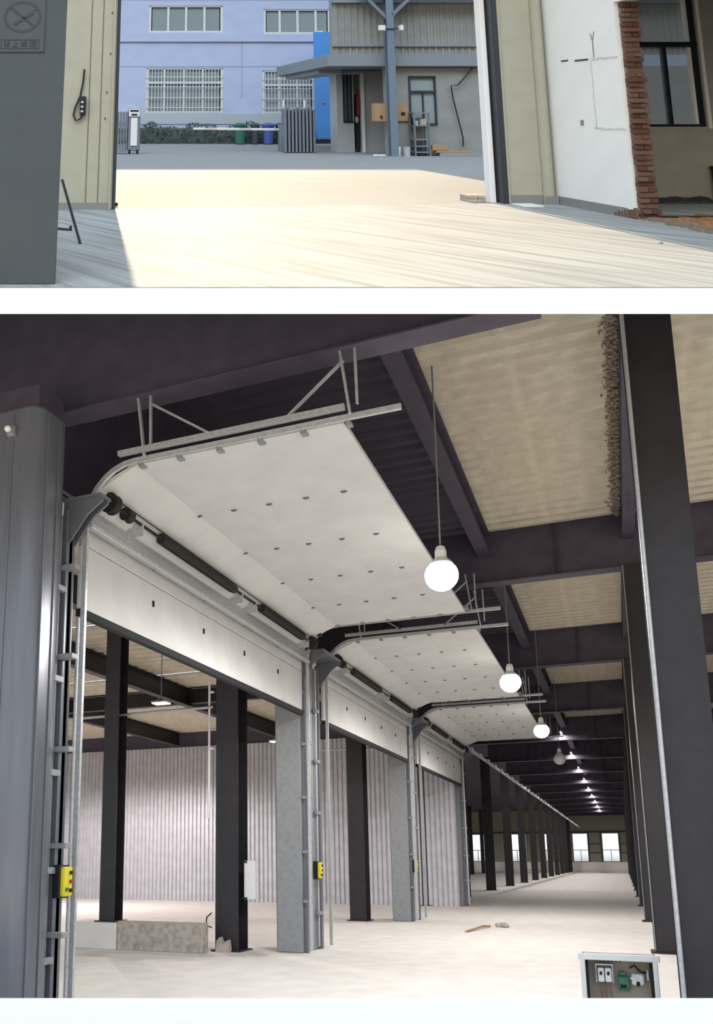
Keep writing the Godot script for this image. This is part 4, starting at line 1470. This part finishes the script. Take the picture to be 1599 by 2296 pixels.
# ---------------------------------------------------------------- yard and upper hall: things
func yard_items() -> void:
	F = YARD
	var st: Bag
	var t: Node3D
	# dark board with a no smoking sign
	t = thing("grey_board", "tall dark grey board standing at the left edge of the upper hall", "board", Vector3(-0.8, 0, -5.62))
	st = ms()
	span(st, -1.6, -0.20, 0, 3.2, -5.68, -5.60, 0.008)
	part("panel", st, M.board_grey, t)
	t = thing("no_smoking_sign", "faint no smoking sign with a struck out cigarette on the grey board", "sign", Vector3(-0.54, 2.2, -5.6))
	st = mss()
	span(st, -0.73, -0.365, 1.972, 2.46, -5.6, -5.597)
	part("plate", st, tinted("sign_plate", M.board_grey, Color(1.03, 1.0, 1.04)), t)
	st = ms()
	for k in 36:
		var a0 := TAU * k / 36.0
		var a1 := TAU * (k + 1) / 36.0
		var c := Vector3(-0.535, 2.285, -5.596)
		quad(st, c + Vector3(cos(a0), sin(a0), 0) * 0.145, c + Vector3(cos(a1), sin(a1), 0) * 0.145, c + Vector3(cos(a1), sin(a1), 0) * 0.122, c + Vector3(cos(a0), sin(a0), 0) * 0.122, Vector3(0, 0, 1))
	part("ring", st, M.sign_ink, t)
	st = ms()
	bar(st, Vector3(-0.63, 2.375, -5.596), Vector3(-0.44, 2.195, -5.596), 0.002, 0.02)
	part("slash", st, M.sign_ink, t)
	st = ms()
	bar(st, Vector3(-0.60, 2.215, -5.596), Vector3(-0.45, 2.325, -5.596), 0.002, 0.026)
	bar(st, Vector3(-0.45, 2.34, -5.596), Vector3(-0.43, 2.36, -5.596), 0.002, 0.012)
	part("cigarette", st, M.sign_ink, t)
	st = ms()
	for e in [[-0.365, -0.359, 1.966, 2.46], [-0.73, -0.359, 1.966, 1.972]]:
		span(st, e[0], e[1], e[2], e[3], -5.6, -5.595)
	part("border", st, M.sign_ink, t)
	st = ms()
	span(st, -0.685, -0.40, 2.075, 2.082, -5.6, -5.595)
	span(st, -0.685, -0.40, 1.998, 2.005, -5.6, -5.595)
	span(st, -0.692, -0.685, 1.998, 2.082, -5.6, -5.595)
	span(st, -0.407, -0.40, 1.998, 2.082, -5.6, -5.595)
	part("text_frame", st, M.sign_ink, t)
	# the four characters of the notice, stroke by stroke on a 10 x 10 grid
	var glyphs := [
		[[1, 8, 4, 8], [2.5, 10, 2.5, 5], [6, 8, 9, 8], [7.5, 10, 7.5, 5], [2.4, 7.5, 1, 6], [2.6, 7.5, 4, 6], [7.4, 7.5, 6, 6], [7.6, 7.5, 9, 6], [2.5, 4.4, 7.5, 4.4], [1, 3, 9, 3], [5, 3, 5, 0], [3, 2, 2, 0.6], [7, 2, 8, 0.6]],
		[[5.2, 10, 5.2, 0.6], [5.2, 6, 8.5, 6], [2.5, 6.5, 2.5, 0.6], [1, 0.6, 9, 0.6]],
		[[1, 8, 1, 3], [1, 8, 3.4, 8], [3.4, 8, 3.4, 3], [1, 3, 3.4, 3], [4.2, 9, 8, 9], [5.4, 9, 4.2, 0.6], [8, 9, 7, 6.4], [7, 6.4, 9, 6.4], [8.8, 6.4, 5, 0.6], [5.4, 5.4, 9.2, 0.6]],
		[[2.2, 10, 2.2, 5], [2.2, 5, 0.8, 0.6], [2.2, 4, 3.4, 2], [0.9, 8, 1.2, 6], [3.6, 8.4, 3.0, 6.6], [4.4, 9, 9.2, 9], [4.4, 9, 4.4, 0.6], [9.2, 9, 9.2, 0.6], [4.4, 0.8, 9.2, 0.8], [5.2, 6.4, 8.6, 6.4], [6.9, 8.4, 6.9, 6], [6.9, 6, 5.3, 2.4], [6.9, 6, 8.5, 2.4]]]
	for g in 4:
		st = ms()
		for s in glyphs[g]:
			var o := Vector3(-0.672 + 0.066 * g, 2.012, -5.596)
			bar(st, o + Vector3(s[0], s[1], 0) * 0.0056, o + Vector3(s[2], s[3], 0) * 0.0056, 0.002, 0.005)
		part("character", st, M.sign_ink, t)
	# hanging pendant switch
	t = thing("pendant_switch", "dark pendant switch with looped cable hanging on the beige wall", "switch", Vector3(-0.085, 1.5, -9.78))
	st = ms()
	span(st, -0.125, -0.045, 1.40, 1.69, -9.80, -9.74, 0.012)
	part("body", st, M.rubber, t)
	for k in 3:
		st = ms()
		tube(st, [Vector3(-0.095, 1.46 + 0.07 * k, -9.74), Vector3(-0.095, 1.46 + 0.07 * k, -9.725)], 0.018, 10)
		part("button", st, M.guard_white, t)
	st = ms()
	tube(st, [Vector3(-0.085, 2.11, -9.795), Vector3(-0.095, 1.9, -9.79), Vector3(-0.125, 1.7, -9.785), Vector3(-0.185, 1.52, -9.78), Vector3(-0.205, 1.4, -9.78), Vector3(-0.17, 1.32, -9.78), Vector3(-0.12, 1.34, -9.78), Vector3(-0.09, 1.4, -9.77)], 0.012, 8)
	part("cable", st, M.rubber, t)
	# thin black stand
	t = thing("metal_stand", "thin black metal stand leaning behind the dark grey board", "stand", Vector3(-0.2, 0, -7.4))
	st = ms()
	tube(st, [Vector3(-0.04, 0.01, -7.26), Vector3(-0.245, 0.66, -7.6)], 0.014, 8)
	part("leg", st, M.rubber, t)
	st = ms()
	tube(st, [Vector3(-0.5, 0.03, -8.2), Vector3(-0.14, 0.015, -8.06)], 0.013, 8)
	part("leg", st, M.rubber, t)
	st = ms()
	box(st, Vector3(-0.15, 0.03, -8.07), Vector3(0.03, 0.06, 0.03), 0.006)
	part("foot", st, M.rubber, t)
	O = Vector3(0.395, 0.0, -10.14)
	st = ms()
	ball(st, Vector3(0.395, 0.03, -10.14), Vector3(0.03, 0.036, 0.03), 10)
	solo("floor_bolt", "tiny dark bolt on the sunlit ground at the gateway's left jamb", "bolt", st, M.black)
	# hedge
	O = Vector3(4.6, 0, -31.2)
	st = ms()
	span(st, 1.0, 9.2, -0.01, 0.72, -31.6, -30.95)
	for k in 5200:
		var c := Vector3(rng.randf_range(1.0, 9.2), 0.0, rng.randf_range(-31.75, -30.75))
		c.y = rng.randf() * (0.86 + 0.12 * sin(c.x * 3.1) + 0.08 * sin(c.x * 7.7))
		var n := Vector3(rng.randfn(), rng.randfn() + 0.6, rng.randfn()).normalized()
		var u := n.cross(Vector3(rng.randfn(), rng.randfn(), rng.randfn())).normalized()
		var v := n.cross(u)
		var s := rng.randf_range(0.035, 0.075)
		quad(st, c - u * s, c + v * s * 0.6, c + u * s, c - v * s * 0.6, n)
	var hg := solo("hedge", "low clipped dark hedge along the foot of the pale blue building", "hedge", st, M.hedge_green)
	hg.set_meta("kind", "stuff")
	# bins
	var bn := ["green round waste bin before the hedge", "dark waste bin standing between the green and blue bins", "blue waste bin before the hedge, right of the green one", "dark waste bin just right of the blue bin"]
	var bmat := [M.bin_green, M.bin_dark, M.bin_blue, M.bin_dark]
	var bx := [6.09, 6.68, 7.21, 7.68]
	for k in 4:
		var p := Vector3(bx[k], 0, -30.3)
		t = thing("waste_bin", bn[k], "bin", p)
		st = ms()
		var k0 := 1.0 if k % 2 == 0 else 0.74
		lathe(st, p, [[0.0, 0.0], [0.17 * k0, 0.0], [0.19 * k0, 0.04], [0.23 * k0, 0.8], [0.25 * k0, 0.82], [0.25 * k0, 0.86], [0.0, 0.86]], 18)
		part("body", st, bmat[k], t)
		st = ms()
		lathe(st, p, [[0.26 * k0, 0.86], [0.265 * k0, 0.9], [0.18 * k0, 0.97], [0.0, 1.0]], 18)
		part("lid", st, bmat[k], t)
	# barrier arm
	t = thing("barrier_arm", "white and red horizontal barrier arm across the yard", "barrier", Vector3(5, 0.85, -25))
	for k in 8:
		st = ms()
		var xa := 3.46 + 0.385 * k
		span(st, xa, xa + 0.385, 0.80 - 0.004 * k, 0.89 - 0.004 * k, -25.02, -24.98, 0.006)
		part("section", st, M.white if k % 3 != 1 else tinted("faded_red_%d" % k, M.white, Color(0.86, 0.78, 0.78)), t)
	st = ms()
	span(st, 6.3, 6.56, -0.02, 1.0, -25.12, -24.86, 0.02)
	part("cabinet", st, M.gate_steel, t)
	# folding gates, drawn in
	t = thing("folding_gate", "folded steel gate with a white head panel at the yard's left", "gate", Vector3(1.2, 0, -23.2))
	st = ms()
	span(st, 1.2, 1.58, 0.1, 1.62, -23.3, -23.12, 0.02)
	part("head", st, M.gate_steel, t)
	st = mss()
	span(st, 1.29, 1.49, 0.28, 1.28, -23.12, -23.10, 0.004)
	span(st, 1.22, 1.56, 1.32, 1.6, -23.12, -23.10, 0.004)
	part("panel", st, M.white, t, "white head panel")
	st = mss()
	span(st, 1.26, 1.52, 1.5, 1.56, -23.1, -23.09)
	span(st, 1.30, 1.48, 1.36, 1.42, -23.1, -23.09)
	part("plate", st, M.rubber, t)
	for x in [1.27, 1.51]:
		st = ms()
		lathe(st, Vector3(x - 0.03, 0.1, -23.2), [[0.0, 0.0], [0.1, 0.0], [0.1, 0.06], [0.0, 0.06]], 14, Vector3(1, 0, 0))
		part("wheel", st, M.rubber, t)
	for k in 5:
		st = ms()
		var x := 0.8 + 0.085 * k
		span(st, x, x + 0.045, 0.06, 1.5, -23.4, -23.1, 0.006)
		part("upright", st, M.gate_steel, t)
	st = mss()
	for k in 4:
		var x := 0.82 + 0.085 * k
		bar(st, Vector3(x, 0.3, -23.12), Vector3(x + 0.085, 0.9, -23.12), 0.02, 0.02)
		bar(st, Vector3(x, 1.3, -23.12), Vector3(x + 0.085, 0.7, -23.12), 0.02, 0.02)
	part("lattice", st, M.gate_steel, t)
	t = thing("folding_gate", "folded stack of tall steel gate uprights at the barrier arm's right end", "gate", Vector3(6.7, 0, -24.0))
	for k in 9:
		st = ms()
		var x := 6.17 + 0.113 * k
		span(st, x, x + 0.07, 0.02, 1.6 + 0.05 * sin(k * 2.1), -24.15, -23.75, 0.008)
		part("upright", st, M.gate_steel, t)
	st = mss()
	for k in 8:
		var x := 6.2 + 0.113 * k
		bar(st, Vector3(x, 0.35, -23.9), Vector3(x + 0.113, 1.0, -23.9), 0.02, 0.02)
		bar(st, Vector3(x, 1.5, -23.9), Vector3(x + 0.113, 0.85, -23.9), 0.02, 0.02)
	part("lattice", st, M.gate_steel, t)
	for x in [6.19, 6.86]:
		st = ms()
		span(st, x - 0.02, x + 0.02, 1.62, 1.66, -23.95, -23.9)
		lathe(st, Vector3(x, 1.66, -23.92), [[0.0, 0.0], [0.04, 0.0], [0.035, 0.26], [0.0, 0.28]], 10)
		part("signal_lamp", st, M.white, t, "white signal lamp")
	# before the shed
	var nb := ["tan notice board left of the steel post", "tan notice board right of the steel post, with dark marks"]
	var nx := [8.36, 9.05]
	for k in 2:
		t = thing("notice_board", nb[k], "board", Vector3(nx[k] + 0.2, 1.4, -22.35))
		st = ms()
		span(st, nx[k] + (0.05 if k == 0 else 0.0), nx[k] + 0.43, 1.16, 1.78, -22.39, -22.34 if k == 1 else -22.1, 0.008)
		part("panel", st, M.wood, t)
		st = ms()
		if k == 1:
			ball(st, Vector3(9.33, 1.42, -22.335), Vector3(0.07, 0.07, 0.01), 8)
		else:
			span(st, 8.55, 8.62, 1.25, 1.36, -22.1, -22.09)
		part("mark", st, M.rubber, t)
	t = thing("metal_rack", "dark metal rack with small clutter under the shed window", "rack", Vector3(9.8, 0, -22.2))
	for x in [9.5, 9.93]:
		for z in [-22.3, -22.0]:
			st = ms()
			span(st, x - 0.02, x + 0.02, -0.02, 1.46, z - 0.02, z + 0.02)
			part("leg", st, M.gate_steel, t)
	for y in [0.12, 0.32, 0.55, 1.02, 1.44]:
		st = ms()
		span(st, 9.48, 9.95, y - 0.025, y + 0.025, -22.32, -21.98, 0.004)
		part("shelf", st, M.gate_steel, t)
	for e in [["white_tin", "small pale tin on the rack under the shed window", 9.60, 0.06, 0.14, M.guard_white], ["pink_bundle", "small pinkish bundle on the rack's right end", 9.80, 0.1, 0.2, M.rough_plaster]]:
		O = Vector3(e[2], 1.045, -22.1)
		st = ms()
		lathe(st, O, [[0.0, 0.0], [e[3], 0.0], [e[3] * 1.05, e[4] * 0.8], [e[3] * 0.7, e[4]], [0.0, e[4]]], 12)
		solo(e[0], e[1], "tin" if e[0] == "white_tin" else "bundle", st, e[5])
	var bkn := ["white bucket beside the steel post foot", "pale bucket right of the white bucket"]
	for k in 2:
		var p := Vector3(8.96 + 0.23 * k, -0.012, -21.95 + 0.1 * k)
		t = thing("paint_bucket", bkn[k], "bucket", p)
		st = ms()
		lathe(st, p, [[0.0, 0.0], [0.075, 0.0], [0.09, 0.29], [0.095, 0.3], [0.095, 0.32], [0.0, 0.32]], 16)
		part("body", st, M.white if k == 0 else M.guard_white, t)
		st = ms()
		tube(st, [p + Vector3(-0.09, 0.3, 0), p + Vector3(-0.05, 0.38, 0.02), p + Vector3(0.05, 0.38, 0.02), p + Vector3(0.09, 0.3, 0)], 0.006, 6)
		part("handle", st, M.gate_steel, t)
	O = Vector3(8.4, 0, -21.9)
	st = ms()
	for k in 5:
		ball(st, Vector3(8.28 + 0.06 * k, 0.02, -21.85 + rng.randf_range(-0.06, 0.06)), Vector3(0.06, 0.045, 0.08), 8)
	solo("plastic_bag", "crumpled white plastic bag on the ground left of the steel post", "bag", st, M.white)
	var pl := ["short timber plank lowest in the heap before the shed", "timber plank lying across the heap before the shed", "tan timber offcut on top of the heap before the shed"]
	for k in 3:
		O = Vector3(10.6, 0, -22.1)
		st = ms()
		if k == 0:
			span(st, 10.2, 11.4, -0.01, 0.1, -22.2, -22.0, 0.006)
		elif k == 1:
			bar(st, Vector3(10.1, 0.14, -22.05), Vector3(11.2, 0.14, -22.15), 0.14, 0.07)
		else:
			span(st, 10.0, 10.45, 0.18, 0.36, -22.25, -22.0, 0.01)
		solo("timber_plank", pl[k], "plank", st, M.wood if k != 0 else M.frame_grey)
	O = Vector3(10.9, 2, -22.3)
	st = ms()
	tube(st, [Vector3(11.45, 3.05, -22.3), Vector3(11.25, 2.75, -22.3), Vector3(10.98, 2.42, -22.3), Vector3(10.78, 2.4, -22.3), Vector3(10.82, 1.95, -22.3), Vector3(10.95, 1.2, -22.3), Vector3(11.05, 0.6, -22.3), Vector3(11.04, 0.3, -22.3)], 0.02, 8)
	solo("hanging_cable", "dark cable hanging in a bend on the shed wall", "cable", st, M.rubber)
	# gateway foot
	t = thing("brick_step", "low brick step at the foot of the white gateway jamb", "step", Vector3(5.42, 0, -10.72))
	for r in 2:
		for k in 2:
			st = ms()
			span(st, 5.33 + 0.12 * k, 5.445 + 0.12 * k, -0.01 + 0.055 * r, 0.042 + 0.055 * r, -10.95, -10.68, 0.005)
			part("brick", st, M.rough_plaster, t)
	O = Vector3(5.9, 0, -10.2)
	st = ms()
	span(st, 5.72, 5.99, 0.0, 0.022, -10.33, -10.05, 0.004)
	solo("white_board", "small white board lying on the floor by the right gateway wall", "board", st, M.plaster)
	# side room floor clutter
	O = Vector3(7.0, 0, -8.7)
	st = ms()
	for k in 60:
		var c := Vector3(rng.randf_range(6.66, 7.7), 0.012, rng.randf_range(-9.3, -8.2))
		box(st, c, Vector3(rng.randf_range(0.05, 0.2), rng.randf_range(0.015, 0.05), rng.randf_range(0.05, 0.16)))
	solo("clay_rubble", "orange brick rubble spread over the side room floor", "rubble", st, M.rust_clay).set_meta("kind", "stuff")
	O = Vector3(6.5, 0, -8.4)
	st = ms()
	for k in 110:
		var c := Vector3(6.52 + rng.randfn() * 0.08, 0.01, rng.randf_range(-9.0, -7.4))
		box(st, c, Vector3(rng.randf_range(0.015, 0.08), rng.randf_range(0.012, 0.05), rng.randf_range(0.02, 0.09)))
	solo("mortar_rubble", "grey mortar crumbs along the opening in the broken wall", "rubble", st, M.mortar).set_meta("kind", "stuff")
	O = Vector3(8.1, 0, -10.55)
	st = ms()
	for k in 4:
		ball(st, Vector3(7.9 + 0.17 * k, 0.02, -10.5), Vector3(0.16, 0.07 + 0.02 * (k % 2), 0.12), 10)
	solo("sack_heap", "low dark heap of sacks under the side room window", "heap", st, M.bin_dark)
	t = thing("dark_crate", "dark crate against the side room's back wall", "crate", Vector3(8.9, 0, -10.5))
	st = ms()
	span(st, 8.72, 9.3, 0, 0.55, -10.66, -10.3, 0.01)
	part("body", st, M.black, t)
	st = ms()
	span(st, 8.71, 9.31, 0.53, 0.57, -10.67, -10.29, 0.006)
	part("lid", st, M.rubber, t)
	O = Vector3(6.9, 0, -9.1)
	st = ms()
	bar(st, Vector3(6.66, 0.02, -9.0), Vector3(7.3, 0.025, -8.95), 0.05, 0.03)
	solo("dark_batten", "dark batten lying on the rubble in the side room", "batten", st, M.rubber)
